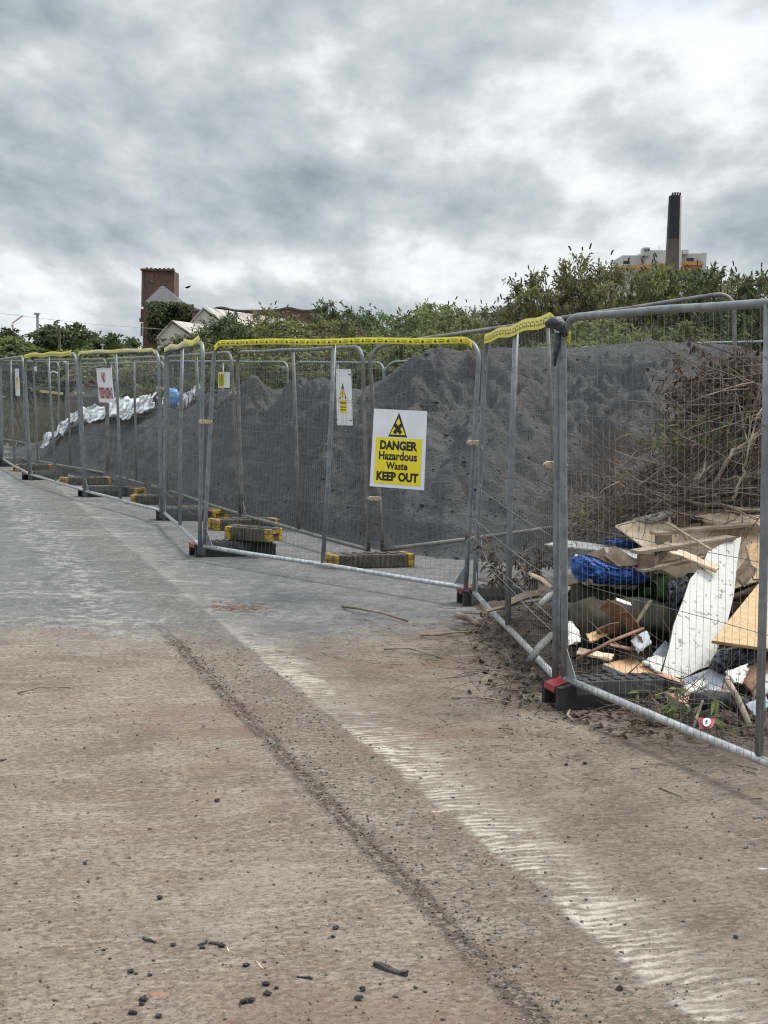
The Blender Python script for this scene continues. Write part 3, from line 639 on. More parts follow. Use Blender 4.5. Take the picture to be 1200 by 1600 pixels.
for k in range(3): s5.shape('small_print', [[(.12+k*.14, .12), (.20+k*.14, .12), (.20+k*.14, .88), (.12+k*.14, .88)]], 'black', .003)
s6 = Board('white_tag', [P(53, 572.5, 27), P(57, 572.5, 27), P(57, 580, 27), P(53, 580, 27)], 'tiny white tag on the inner fence at far left', 'sign', Vector((0, -1, 0)))

def ribbon(name, pts, label, m, half=.025, print_=True, step=.135, nrm=None, tw=None, m2=None):
    """tape sheet along pts; tw gives (up-vector) per point"""
    root = empty(name, pts[0], label, 'warning tape')
    pts = [Vector(p) for p in pts]; b = MB(); K = len(pts); vs = []
    ups = tw or [Vector((0, 0, 1))]*K
    for i, p in enumerate(pts):
        for j in range(5):
            f_ = j/2-1; cup = (1-f_*f_)*.006
            vs.append(p+ups[i]*(half*f_)+nrm*(cup+.0025*math.sin(i*1.7+j*2.1)))
    b.add(vs, [(i*5+j, i*5+5+j, i*5+6+j, i*5+1+j) for i in range(K-1) for j in range(4)])
    b.build('strip', M[m], root, True)
    if print_:
        acc = [0]
        for i in range(1, K): acc.append(acc[-1]+(pts[i]-pts[i-1]).length)
        def at(d):
            d = max(0, min(acc[-1]-1e-4, d)); i = max(k for k in range(K-1) if acc[k] <= d); f_ = (d-acc[i])/(acc[i+1]-acc[i])
            return pts[i].lerp(pts[i+1], f_), ups[i].lerp(ups[i+1], f_)
        def onp(d, h_): p, u_ = at(d); return p+u_*(h_*half)+nrm*.0105
        tvs, tfs = txt('Warning', .03); pr = MB(); d = .06; k = 0
        while d < acc[-1]-.12:
            pr.add([onp(d+.004, -.5), onp(d+.032, -.5), onp(d+.018, .5)], [(0, 1, 2)])
            pr.add([onp(d+.05+.066*x_, .10+.40*y_) for x_, y_ in tvs], tfs)
            pr.add([onp(d+.056, -.40), onp(d+.112, -.40), onp(d+.112, -.22), onp(d+.056, -.22)], [(0, 1, 2, 3)])
            d += step; k += 1
        pr.build('printed_lettering', M['black'], root)
    return root
def along(pan, u0, u1, n, dz=.0, off=.024, wave=.004, corner=True):
    out = []
    for i in range(n+1):
        u = u0+(u1-u0)*i/n; L_ = pan.len; e_ = min(u, 1-u)*L_; z_ = TOPZ
        if e_ < .15: z_ = TOPZ-.15+math.sqrt(max(0, .15**2-(.15-e_)**2))
        out.append(pan.pt(u, z_+dz+wave*math.sin(u*17.0+pan.len*3))+pan.nrm*off)
    return out
ribbon('warning_tape', along(F2, .012, .985, 60, .003), 'yellow printed warning tape stretched along the danger panel top rail', 'tape', nrm=F2.nrm)
ribbon('warning_tape', along(F5, .0, .965, 30, .006, wave=.01), 'yellow tape with dense dark pattern on the panel left of the no trespassing one', 'tape', half=.030, nrm=F5.nrm)
ribbon('warning_tape', along(F4, .02, .99, 30, .015, wave=.006), 'faded pale yellow tape along the top of the no trespassing panel', 'tapepale', half=.020, print_=False, nrm=F4.nrm)
ribbon('warning_tape', along(F3, .03, .60, 12, .02, wave=.012), 'white twisted tape on the left half of the ribbon panel rail', 'tapepale', half=.024, print_=False, nrm=F3.nrm)
ribbon('warning_tape', along(F3, .60, .985, 12, .03, wave=.016), 'crumpled yellow tape on the right half of the ribbon panel rail', 'tape', half=.028, nrm=F3.nrm, print_=False)
kp = [(759, 541), (775, 535), (795, 527), (815, 521), (835, 513), (850, 511), (862, 515), (873, 523), (881, 527), (888, 527)]
fine_ = along(F1, .035, .955, 40, .004, wave=.007)
fine_ += [fine_[-1].lerp(F0.hit(892, 529, .03), k/5) for k in range(1, 6)]
ribbon('warning_tape', fine_, 'loose yellow and white warning tape drooping to the nearest fence posts', 'tape', half=.034, nrm=Vector((-.25, -.97, 0)), step=.15)
# black plastic tied over the joint
c = P(868, 510, F0.A.y-.0); root = empty('plastic_wrap', c, 'black plastic film knotted round the nearest post tops under the tape', 'plastic wrap')
b = MB()
kk = [(852, 508), (862, 504), (872, 505), (880, 514), (884, 526)]
b.tube([P(x_, y_, F0.A.y-.03) for x_, y_ in kk], [.014, .032, .036, .026, .012], 10)
b.tube([P(872, 520, F0.A.y-.01), P(869, 545, F0.A.y-.01), P(867, 572, F0.A.y-.01)], [.02, .016, .004], 8)
b.build('film', M['bag'], root, True)
# bare cut wire hanging from F1 (bent)
b = MB(); b.tube([F1.hit(x_, y_, .05) for x_, y_ in ((752, 842), (753, 858), (762, 878), (790, 900), (830, 935), (862, 966))], .002, 5)
b.tube([F1.hit(x_, y_, .05) for x_, y_ in ((745, 762), (775, 782), (815, 810), (860, 836))], .002, 5)
b.tube([F1.hit(x_, y_, .05) for x_, y_ in ((743, 812), (780, 845), (825, 880), (862, 902))], .002, 5)
b.tube([F1.hit(x_, y_, .05) for x_, y_ in ((742, 868), (790, 912), (835, 960), (862, 985))], .002, 5)
tag(b.build('loose_wire', M['wire'], None), 'sprung loose wires bowing out of the panel between sign and rubbish', 'wire')

# ------------------------------------------------------------------ ash heap
crest = np.array([  # px, py, depth, toe depth
    (-60, 716, 33, 31.5), (20, 706, 32, 29.5), (70, 690, 30, 27.0), (100, 668, 28.5, 25.2), (130, 656, 27.5, 23.8), (165, 652, 26.5, 22.6), (200, 648, 26, 21.4), (245, 638, 25, 19.8), (290, 632, 23.8, 18.6), (330, 612, 22, 17.7), (370, 606, 20.8, 17.2), (395, 602, 20, 17.1),
    (415, 606, 19.8, 16.9), (430, 612, 19.6, 16.6), (455, 606, 19.3, 16.2), (480, 597, 18.8, 15.8), (510, 597, 18.4, 15.3), (535, 606, 18.3, 15.0), (560, 611, 18.3, 14.7), (590, 598, 18.0, 14.3), (640, 562, 17.9, 13.9), (670, 552, 17.9, 13.8),
    (700, 547, 17.8, 13.6), (800, 546, 17.6, 13.3), (880, 545, 17.4, 13.1), (950, 538, 17.3, 12.9), (1040, 534, 17.2, 12.7), (1130, 540, 17.0, 12.6), (1200, 546, 16.8, 12.6), (1400, 560, 16.0, 12.4), (1500, 640, 15.5, 12.4)], float)
tab = []
for (a, b_, Yc, Yt) in crest:
    p = P(a, b_, Yc); tab.append((p.x/p.y, Yc, max(.02, p.z), Yt))
tab = np.array(tab); NT_, NS_ = 620, 250
th = np.linspace(tab[0, 0], tab[-1, 0], NT_)
def sm(y_): 
    k = np.ones(9)/9; return np.convolve(np.pad(y_, 4, mode='edge'), k, 'valid')
Yc = sm(np.interp(th, tab[:, 0], tab[:, 1])); Zc = sm(np.interp(th, tab[:, 0], tab[:, 2])); Yt = sm(np.interp(th, tab[:, 0], tab[:, 3]))
ss = np.concatenate([np.linspace(-.12, 1.15, 190), np.linspace(1.17, 2.6, NS_-190)])
TH, SS = np.meshgrid(th, ss)
YC, ZC, YT = (np.broadcast_to(q_, TH.shape) for q_ in (Yc, Zc, Yt))
YY = YT+(YC-YT)*SS; XX = TH*YY
s_ = np.clip(SS, 0, 1); prof = .62*(1-(1-s_)**1.7)+.38*(s_**1.2)
back = np.clip((SS-1.55)/1.05, 0, 1); prof = prof*(1-back)
big1 = fbm(XX*.33+9, YY*.33, 2, 41); wob1 = fbm(XX*.55, YY*.55, 4, 1); gull = fbm(XX*1.5+wob1*1.2, YY*.45, 4, 5); medn = fbm(XX*2.2, YY*2.2, 5, 9, .55); rid = 1-np.abs(fbm(XX*1.1+3, YY*1.1, 4, 14))*2.2
env = np.clip(s_*1.0+.12, 0, 1)*np.clip(ZC/1.2, .25, 1.3)
crestlock = 1-.93*np.exp(-(np.clip(1-SS, 0, 9)/.22)**2)
ZZ = ZC*prof + env*crestlock*(.34*big1+.26*wob1+.22*gull+.13*rid-.08) + env*.11*(np.clip(1-np.abs(fbm(XX*1.9+YY*.7+medn*.35, YY*.9-XX*.35, 3, 61))*2.6, -.4, 1)-.35)*(.1+.9*crestlock) + env*.11*medn*(.25+.75*crestlock) + env*.022*fbm(XX*9, YY*9, 3, 33)
ledge = np.clip(np.sin((YY-YT)*2.6+wob1*5)*.5+.5, 0, 1)**3; ZZ += .06*ledge*env*crestlock*np.clip(.5+2*medn, 0, 1)
# dug hollow and boulders
def bumpat(px, py, Y, rx, ry, amp):
    global ZZ
    p = P(px, py, Y); ZZ = ZZ+amp*np.exp(-((XX-p.x)/rx)**2-((YY-p.y)/ry)**2)
def ridge(px0, py0, Y0_, px1, py1, Y1_, r_, amp):
    global ZZ
    a, b_ = P(px0, py0, Y0_), P(px1, py1, Y1_); dx, dy = b_.x-a.x, b_.y-a.y; L2 = dx*dx+dy*dy
    tt = np.clip(((XX-a.x)*dx+(YY-a.y)*dy)/L2, 0, 1); d2 = (XX-a.x-tt*dx+.12*wob1)**2+(YY-a.y-tt*dy)**2
    ZZ = ZZ+amp*np.exp(-d2/(r_*r_))*np.clip(s_*3, 0, 1)*crestlock*(.7+.6*medn)
for q_ in ((482, 602, 18.4, 340, 700, 17.2, .42, .26), (425, 625, 18.6, 372, 720, 17.4, .30, -.22), (395, 605, 19.2, 300, 660, 18.6, .7, .10), (520, 640, 17.4, 470, 780, 15.6, .28, .14), (570, 620, 17.6, 545, 800, 15.0, .42, -.30),
           (690, 560, 17.2, 600, 760, 14.8, .45, .20), (700, 640, 16.2, 660, 820, 14.2, .25, -.14), (780, 570, 17.0, 740, 800, 14.0, .35, .15), (850, 600, 16.4, 800, 800, 13.8, .3, -.16), (960, 600, 16.2, 900, 780, 13.6, .45, .16), (250, 680, 21.5, 200, 740, 20.6, .5, .12), (170, 690, 24, 140, 725, 23, .5, -.10)):
    ridge(*q_)
bumpat(905, 700, 14.6, .28, .45, -.55); bumpat(915, 735, 13.9, .35, .3, .14); bumpat(640, 740, 15.2, .5, .4, .18); bumpat(470, 690, 16.9, .35, .3, -.22); bumpat(480, 720, 16.3, .5, .3, .14)
ZZ = np.where(SS < 0, -.05+0*ZZ, ZZ); low = np.clip(s_*9, 0, 1); ZZ = ZZ*low-.02
co = np.stack([XX.ravel(), YY.ravel(), ZZ.ravel()], 1)
ii = np.arange(len(ss)-1)[:, None]*NT_+np.arange(NT_-1)[None, :]
fc = np.stack([ii, ii+1, ii+NT_+1, ii+NT_], -1).reshape(-1, 4)
me = npmesh('ash_heap', co, fc)
tag(link('ash_heap', me, M['ash'], None, True), 'long heap of dark grey ash behind the inner fence, highest at the right', 'heap')
def ash_z(x_, y_):
    th0 = x_/y_; j = int(np.clip(np.searchsorted(th, th0), 1, NT_-2)); s0 = (y_-Yt[j])/(Yc[j]-Yt[j])
    i = int(np.clip(np.searchsorted(ss, s0), 1, len(ss)-2)); return float(ZZ[i, j])
# ash clods
vs, fs = [], []
def rock(vs, fs, c, r, rg, sq=(1, 1, .7)):
    base = len(vs)
    for (a, b_, d_) in ((1, 0, 0), (-1, 0, 0), (0, 1, 0), (0, -1, 0), (0, 0, 1), (0, 0, -1)):
        k = r*rg.uniform(.6, 1.3); vs.append((c[0]+a*k*sq[0]+rg.normal(0, r*.25), c[1]+b_*k*sq[1]+rg.normal(0, r*.25), c[2]+d_*k*sq[2]))
    for f_ in ((0, 2, 4), (2, 1, 4), (1, 3, 4), (3, 0, 4), (2, 0, 5), (1, 2, 5), (3, 1, 5), (0, 3, 5)): fs.append(tuple(base+i for i in f_))
for k in range(2600):
    j = rng.integers(10, NT_-10); i = int(np.clip(rng.beta(1.1, 2.2), 0, 1)*170)+8
    r = float(rng.choice([.010, .018, .03], p=[.66, .29, .05])); rock(vs, fs, (XX[i, j], YY[i, j], ZZ[i, j]+r*.2), r, rng)
me = npmesh('ash_clods', vs, fs); tag(link('ash_clods', me, M['ash']), 'loose clods and crumbs scattered over the ash slope', 'clods', kind='stuff')

# white sheeting along the left crest, built as crumpled cloth following the heap
def cloth(name, cps, wdt, m, label, cat, seed=0, amp=.10, lift=.05, nx=70, ny=14, parent=None, drape=None):
    """cps: list of (px,py,Y) centre line"""
    c = [P(*q_) for q_ in cps]; acc = np.array([0]+list(np.cumsum([(c[i+1]-c[i]).length for i in range(len(c)-1)])))
    vs = []
    for i in range(nx):
        d = acc[-1]*i/(nx-1); k = min(len(c)-2, int(np.searchsorted(acc, d, 'right')-1)); f_ = (d-acc[k])/(acc[k+1]-acc[k]); p = c[k].lerp(c[k+1], f_)
        wl = wdt[0]+(wdt[1]-wdt[0])*i/(nx-1); wl *= .85+.5*float(pn(i*.12+seed, .3))
        for j in range(ny):
            v_ = (j/(ny-1)-.5)*2; n_ = float(fbm(np.array(i*.28*45/nx+seed*3.1), np.array(j*.5*10/ny+seed), 4)); n2_ = 1-abs(float(pn(np.array(i*.5*45/nx+seed), np.array(j*.45*10/ny+7))))*2.4
            vs.append((p.x+float(pn(i*.5*45/nx, j*.3+seed))*.08, p.y+v_*wl*.9, p.z+lift-abs(v_)*wl*.30*(1 if v_ < 0 else .6)-max(0, -v_)*wl*.25+amp*(n_*.9+n2_*.45)))
    fs = [(i*ny+j, i*ny+ny+j, i*ny+ny+j+1, i*ny+j+1) for i in range(nx-1) for j in range(ny-1)]
    me = npmesh(name, vs, fs); o = link(name, me, M[m], parent, False)
    so_ = o.modifiers.new('thick', 'SOLIDIFY'); so_.thickness = .006
    if parent is None: tag(o, label, cat)
    return o
cloth('plastic_sheeting', [(70, 690, 28.3), (85, 684, 28), (105, 665, 27.4), (122, 650, 27), (140, 646, 26.6), (165, 645, 26.2), (185, 636, 25.8), (210, 634, 25.4), (232, 627, 25), (243, 626, 24.8)], (.42, .62), 'tarpw', 'crumpled white plastic sheeting trailing down the left end of the heap', 'sheeting', 3, .11, .10, 110, 18)
cloth('plastic_sheeting', [(256, 640, 24.0), (275, 642, 23.8), (288, 636, 23.6), (300, 628, 23.4), (312, 622, 23.2)], (.24, .34), 'tarpw', 'smaller white sheeting scrap on the heap crest right of the blue bag', 'sheeting', 9, .22, .12, 60, 14)
p0 = P(269, 622, 23.6); b = MB()
vs = []; n_ = 16
for i in range(n_+1):
    for j in range(n_):
        th_, ph_ = math.pi*i/n_, 2*math.pi*j/n_; rr = .14*(1+.25*float(pn(i*.6, j*.7+3)))
        vs.append(p0+Vector((rr*1.05*math.sin(th_)*math.cos(ph_), rr*math.sin(th_)*math.sin(ph_), rr*1.15*math.cos(th_))))
b.add(vs, [(i*n_+j, i*n_+(j+1) % n_, (i+1)*n_+(j+1) % n_, (i+1)*n_+j) for i in range(n_) for j in range(n_)])
tag(b.build('blue_bag', M['lblue'], None, True), 'bright blue plastic bag on the heap crest between the white sheets', 'bag')

# ------------------------------------------------------------------ far-left yard things
root = empty('red_roofed_bin', P(146, 655, 36), 'dark heap with a reddish top beyond the sheeting', 'heap')
b = MB(); b.tube([P(146, 660, 38), P(146, 620, 38), P(147, 603, 38), P(146, 595, 38)], [1.0, .75, .4, .12], 9); b.build('cone_of_spoil', M['ash'], root)
b = MB()
for k in range(14): 
    q_ = P(133+k*1.5+random.random()*2, 598-random.random()*5+abs(k-7)*.8, 37.6); b.box(q_, (.09, .06, .07), Matrix.Rotation(random.random()*3, 3, 'Y'))
b.build('red_rags', M['rust'], root)
def hooked(px, yt, yb, Y, label):
    b = MB(); a = P(px, yb, Y); t_ = P(px-1, yt, Y)
    b.tube([a, t_, t_+Vector((-.03, 0, .1)), t_+Vector((-.14, 0, .14)), t_+Vector((-.24, 0, .06))], .028, 8); return tag(b.build('hooked_pole', M['galv_pale_lit'], None, True), label, 'pole', 'thin hooked poles')
hooked(93, 590, 668, 34, 'thin hooked pole left of the others at far left'); hooked(106, 573, 640, 35, 'thin hooked pole furthest right of the far left group')
hooked(272, 575, 620, 30, 'thin hooked pole standing above the blue bag')
b = MB(); b.slab([P(62, 609, 33.5), P(98, 613, 33.5), P(98, 617, 33.5), P(62, 613, 33.5)], .03); tag(b.build('barrier_plank', M['tapepale'], None), 'pale yellow barrier plank tied across the far left fence', 'plank')

# ------------------------------------------------------------------ distant buildings
def quadprism(name, px0, px1, ytop, ybot, Y, depth, m, parent, dy0=0, dy1=0, zb=None):
    a, b_ = P(px0, ytop+dy0, Y), P(px1, ytop+dy1, Y); c0, c1 = P(px0, ybot, Y), P(px1, ybot, Y)
    z0 = zb if zb is not None else c0.z; mb = MB()
    mb.add([(a.x, Y, z0), (b_.x, Y, z0), (b_.x, Y, b_.z), (a.x, Y, a.z), (a.x, Y+depth, z0), (b_.x, Y+depth, z0), (b_.x, Y+depth, b_.z), (a.x, Y+depth, a.z)],
           [(0, 1, 2, 3), (7, 6, 5, 4), (0, 3, 7, 4), (1, 5, 6, 2), (3, 2, 6, 7), (0, 4, 5, 1)])
    return mb.build(name, m if not isinstance(m, str) else M[m], parent)
DT = 200
root = empty('brick_tower', P(246, 620, DT), 'derelict square dark red brick tower rising at the left skyline', 'tower')
def zz_(px, py, Y): return P(px, py, Y).z
xl, xr = P(224, 480, DT).x, P(271.5, 480, DT).x; zt, zm = zz_(246, 423, DT), zz_(246, 479, DT)
hx0, hx1, hz0, hz1 = P(235.5, 430, DT).x, P(243, 430, DT).x, zz_(240, 433.5, DT), zz_(240, 429, DT)
mb = MB(); D0, D1 = DT, DT+4.6
for (x0, x1, z0, z1) in ((xl, hx0, 0, zt), (hx1, xr, 0, zt), (hx0, hx1, 0, hz0), (hx0, hx1, hz1, zt)):
    mb.box(((x0+x1)/2, D0+.3, (z0+z1)/2), (x1-x0, .6, z1-z0)); mb.box(((x0+x1)/2, D1-.3, (z0+z1)/2), (x1-x0, .6, z1-z0))
mb.box((xl+.3, (D0+D1)/2, zt/2), (.598, D1-D0-1.2, zt-.01)); mb.box((xr-.3, (D0+D1)/2, zt/2), (.598, D1-D0-1.2, zt-.01))
mb.build('brick_walls', M['brick'], root)
mb = MB(); mb.box(((xl+xr)/2-.12, D0-.02, zt+.12), (xr-xl+.3, .9, .24)); mb.box((xl-.25, D0+2.3, zt+.12), (.5, 4.6, .24))
for k in range(7): mb.box((xl+.4+k*.6, D0+.2, zt+.28+.08*random.random()), (.3, .4, .15))
mb.box((xl-.3, D0+.5, zz_(220, 500, DT)), (.5, .9, .5)); mb.box((xl-.2, D0+.5, zz_(220, 490, DT)), (.35, .9, 1.3))
mb.build('cornice', M['brick'], root)
mb = MB(); mb.box((xl-.15, D0+.4, zz_(222, 450, DT)), (.35, .6, zz_(222, 422, DT)-zz_(222, 480, DT))); mb.box((P(238, 440, DT).x, D0-.05, zz_(238, 440, DT)), (.55, .25, .3)); mb.box((P(222, 512, DT).x-.05, D0-.05, zz_(222, 515, DT)), (.25, .2, 1.8)); mb.build('stone_dressings', M['conc'], root)
# wing with pyramidal slate roof
root = empty('slate_roofed_block', P(255, 600, DT-4), 'small block with a pyramid slate roof against the brick tower', 'building')
Yw = DT-7; quadprism('walls', 232, 280, 471, 620, Yw, 6.5, 'brick', root, zb=0)
e = [P(227, 471, Yw-.4), P(283, 472, Yw-.4)]; z0 = e[0].z; ap = P(254, 447, Yw+3); yb = Yw+6.6
mb = MB(); mb.add([(e[0].x, Yw-.4, z0), (e[1].x, Yw-.4, z0), (e[1].x, yb, z0), (e[0].x, yb, z0), (ap.x-.2, Yw+3, ap.z), (ap.x+.2, Yw+3, ap.z)], [(0, 1, 5, 4), (1, 2, 5), (2, 3, 4, 5), (3, 0, 4), (0, 3, 2, 1)]); mb.build('pyramid_roof', M['slate'], root)
mb = MB(); mb.box(((e[0].x+e[1].x)/2, Yw-.35, z0-.18), (e[1].x-e[0].x, .3, .22)); mb.build('gutter', M['conc'], root)

def gable(name, label, xa, ya, xl_, yl, xr_, yr, Y, depthx, depthy, wallm='shed', roofm='sroof', rightpx=None):
    """gable end towards the camera: apex (xa,ya), eaves; the roof runs back to the right"""
    root = empty(name, P(xa, 610, Y), label, 'building')
    A_, L_, R_ = P(xa, ya, Y), P(xl_, yl, Y), P(xr_, yr, Y); sh = Vector((depthx, depthy, 0))
    mb = MB(); fr_ = [Vector((L_.x, Y, 0)), L_, A_, R_, Vector((R_.x, Y, 0))]
    vs = fr_+[q_+sh for q_ in fr_]; mb.add(vs, [(0, 1, 2, 3, 4), (9, 8, 7, 6, 5), (0, 5, 6, 1), (4, 3, 8, 9)]); mb.build('walls', M[wallm], root)
    mb = MB(); o_ = Vector((0, -.3, .12)); t_ = Vector((0, 0, .16)); out = Vector((.35, 0, 0))
    for q0, q1, s_g in ((A_, L_, -1), (A_, R_, 1)):
        e0 = q1+(q1-q0)*.08
        a, b_ = q0+o_, e0+o_; vs = [a, b_, b_+sh, a+sh]; mb.add(vs+[q_+t_ for q_ in vs], [(0, 1, 2, 3), (7, 6, 5, 4), (0, 4, 5, 1), (1, 5, 6, 2), (2, 6, 7, 3), (3, 7, 4, 0)])
    mb.build('roof', M[roofm], root); return root
gable('shed', 'large pale shed with patchy roof behind the bushes right of the tower', 318, 484, 290, 516, 352, 508, 150, 9, 26)
gable('shed', 'small pale shed gable at the foot of the ivy', 269, 505, 246, 530, 300, 526, 140, 5, 18)
# parapet wall with curved humps
root = empty('parapet_wall', P(400, 560, 185), 'long dark red brick wall with a curving humped top beyond the sheds', 'wall')
pts = []
for k in range(90):
    px = 300+k*2.35; hump = sum(math.exp(-((px-c_)/w_)**2)*h_ for c_, w_, h_ in ((345, 15, 5), (450, 15, 4.5), (505, 14, 4))); pts.append(P(px, 486.5+(px-300)*.002-hump, 185))
vs = []
for q_ in pts: vs += [(q_.x, 185, 0), (q_.x, 185, q_.z), (q_.x, 185.6, q_.z), (q_.x, 185.6, 0)]
mb = MB(); mb.add(vs, [(i*4+j, i*4+4+j, i*4+5+j, i*4+1+j) for i in range(89) for j in range(3)]); mb.build('brickwork', M['brick'], root)
mb = MB(); vs = []
for q_ in pts: vs += [(q_.x, 184.85, q_.z+.005), (q_.x, 184.85, q_.z+.22), (q_.x, 185.75, q_.z+.22), (q_.x, 185.75, q_.z+.005)]
mb.add(vs, [(i*4+j, i*4+4+j, i*4+4+(j+1) % 4, i*4+(j+1) % 4) for i in range(89) for j in range(4)]); mb.build('coping', M['slate'], root)
gable('brick_gable_house', 'low building with a dark red gable between the bushes', 795, 478, 783, 489, 808, 491, 120, 6, 8, 'brick', 'slate')
root = empty('low_pale_building', P(790, 520, 118), 'low pale building under the red gable between the bushes', 'building')
quadprism('walls', 752, 850, 491, 600, 117, 5, 'shed', root, zb=0); quadprism('roof_edge', 750, 852, 488.5, 491, 116.6, 6, 'slate', root)
# hospital-like building and chimney
DH = 640
root = empty('tower_block', P(1035, 600, DH), 'pale flat roofed building with an orange band beside the tall chimney', 'building')
quadprism('main_block', 1009, 1066, 391, 620, DH, 30, 'hosp', root, zb=0)
quadprism('side_block', 973, 1008.8, 399, 620, DH+3, 26, 'hosp', root, zb=0)
quadprism('side_block', 1066.2, 1103.5, 396, 620, DH+3, 26, 'hosp', root, zb=0)
quadprism('rooftop_plant', 1006, 1016, 386.5, 399, DH-2, 8, 'hosp', root); quadprism('rooftop_plant', 1067, 1076, 390, 397, DH+1, 8, 'hosp', root)
quadprism('orange_band', 964, 1100, 412, 419, DH-3, 2.5, 'orange', root, dy0=4, dy1=-4)
quadprism('end_frame', 1097.5, 1104.5, 395, 430, DH-3.4, 3, 'hosp', root)
for (a, b_, c_, d_) in ((974, 984, 407.5, 412.5), (1073, 1084, 403, 409), (1007.5, 1010, 389, 392), (1012, 1014.5, 389, 392)): quadprism('window', a, b_, c_, d_, DH-.6 if b_ > 1020 or b_ < 1000 else DH-2.4, .5, 'dglass', root)
quadprism('orange_band', 1071, 1099, 407, 414, DH-4.2, 1, 'orange', root, dy0=1, dy1=2)
for px in (1030, 1041): 
    mb = MB(); mb.tube([P(px, 391, DH+5), P(px, 384, DH+5)], .12, 5); mb.build('mast', M['pole'], root)
DC = 560; root = empty('chimney', P(1055, 600, DC), 'tall tapering chimney, black upper half on a brown shaft', 'chimney')
def shaft(name, y0, y1, hw0, hw1, cx0, cx1, m, mr):
    a, b_ = P(cx0, y0, DC), P(cx1, y1, DC); w0, w1 = hw0*DC/F, hw1*DC/F
    z0, z1 = a.z, b_.z; vs = []
    for (c_, w_, z_) in ((a.x, w0, z0), (b_.x, w1, z1)):
        vs += [(c_-w_, DC, z_), (c_+w_*.62, DC-w_*.1, z_), (c_+w_, DC+w_*.5, z_), (c_+w_, DC+w_*1.8, z_), (c_-w_, DC+w_*1.8, z_)]
    mb = MB(); mb.add(vs, [(0, 1, 6, 5), (2, 3, 8, 7), (3, 4, 9, 8), (4, 0, 5, 9), (5, 6, 7, 8, 9)]); mb.build(name, M[m], root)
    mb = MB(); mb.add([vs[1], vs[2], vs[7], vs[6]], [(0, 1, 2, 3)]); mb.build('painted_sunlit_edge', M['chiml'], root)  # narrow right face coloured paler to look sunlit
shaft('brown_shaft', 620, 373, 14, 10, 1050, 1055, 'chimb', 0)
shaft('black_shaft', 373, 305, 10, 8.8, 1055, 1057, 'chimd', 0)
for k in range(4):
    mb = MB(); px = 1051+k*3.9; mb.tube([P(px, 306, DC+1), P(px, 301-(k in (1, 2))*.6, DC+1)], .38, 8); mb.build('flue', M['chimd'], root)
# far-left poles, crane, wires, bird
root = empty('lamp_post', P(59, 600, 75), 'tall grey lamp post above the trees at far left', 'lamp post')
mb = MB(); mb.tube([P(61, 600, 75), P(58.5, 492, 75)], [.10, .075], 8); mb.build('pole', M['pole'], root); MB().box(P(58, 490.5, 75), (.28, .3, .10)).build('lamp_head', M['pole'], root)
root = empty('telegraph_pole', P(93, 600, 60), 'thin brown wooden pole in front of the left trees', 'pole')
mb = MB(); mb.tube([P(94, 600, 55), P(92, 508, 55)], [.07, .055], 8); mb.build('pole', M['stem'], root)
root = empty('lamp_post', P(160, 600, 60), 'short thin lamp post just above the faded tape at left', 'lamp post')
mb = MB(); mb.tube([P(160, 600, 60), P(160, 540, 60)], .04, 6); mb.box(P(160, 538.5, 60), (.16, .1, .06)); mb.build('pole', M['galv_pale_lit'], root)
root = empty('crane', P(20, 560, 500), 'faint reddish tower crane jib far behind the left trees', 'crane')
mb = MB(); mb.tube([P(19, 505, 500), P(36, 493, 500)], .25, 4); mb.tube([P(19, 507, 500), P(22, 520, 500), P(22, 600, 500)], .4, 4); mb.build('jib', M['crane'], root)
mb = MB(); mb.tube([P(-60, 482, 90), P(20, 492, 90), P(60, 497, 90), P(140, 506, 90), P(260, 515, 92)], .011, 4); tag(mb.build('overhead_cable', M['pole'], None), 'overhead cable crossing the sky above the left trees', 'cable')
c = P(294, 449, 60); mb = MB(); mb.add([c+Vector(q_) for q_ in ((-.16, 0, .0), (-.02, 0, .03), (.14, 0, .09), (.03, .02, -.03), (-.05, .02, -.05), (.0, -.05, .05))], [(0, 1, 4), (1, 2, 3), (1, 3, 4), (0, 5, 1), (1, 5, 2)]); tag(mb.build('bird', M['bird'], None), 'small bird flying right of the brick tower', 'bird')

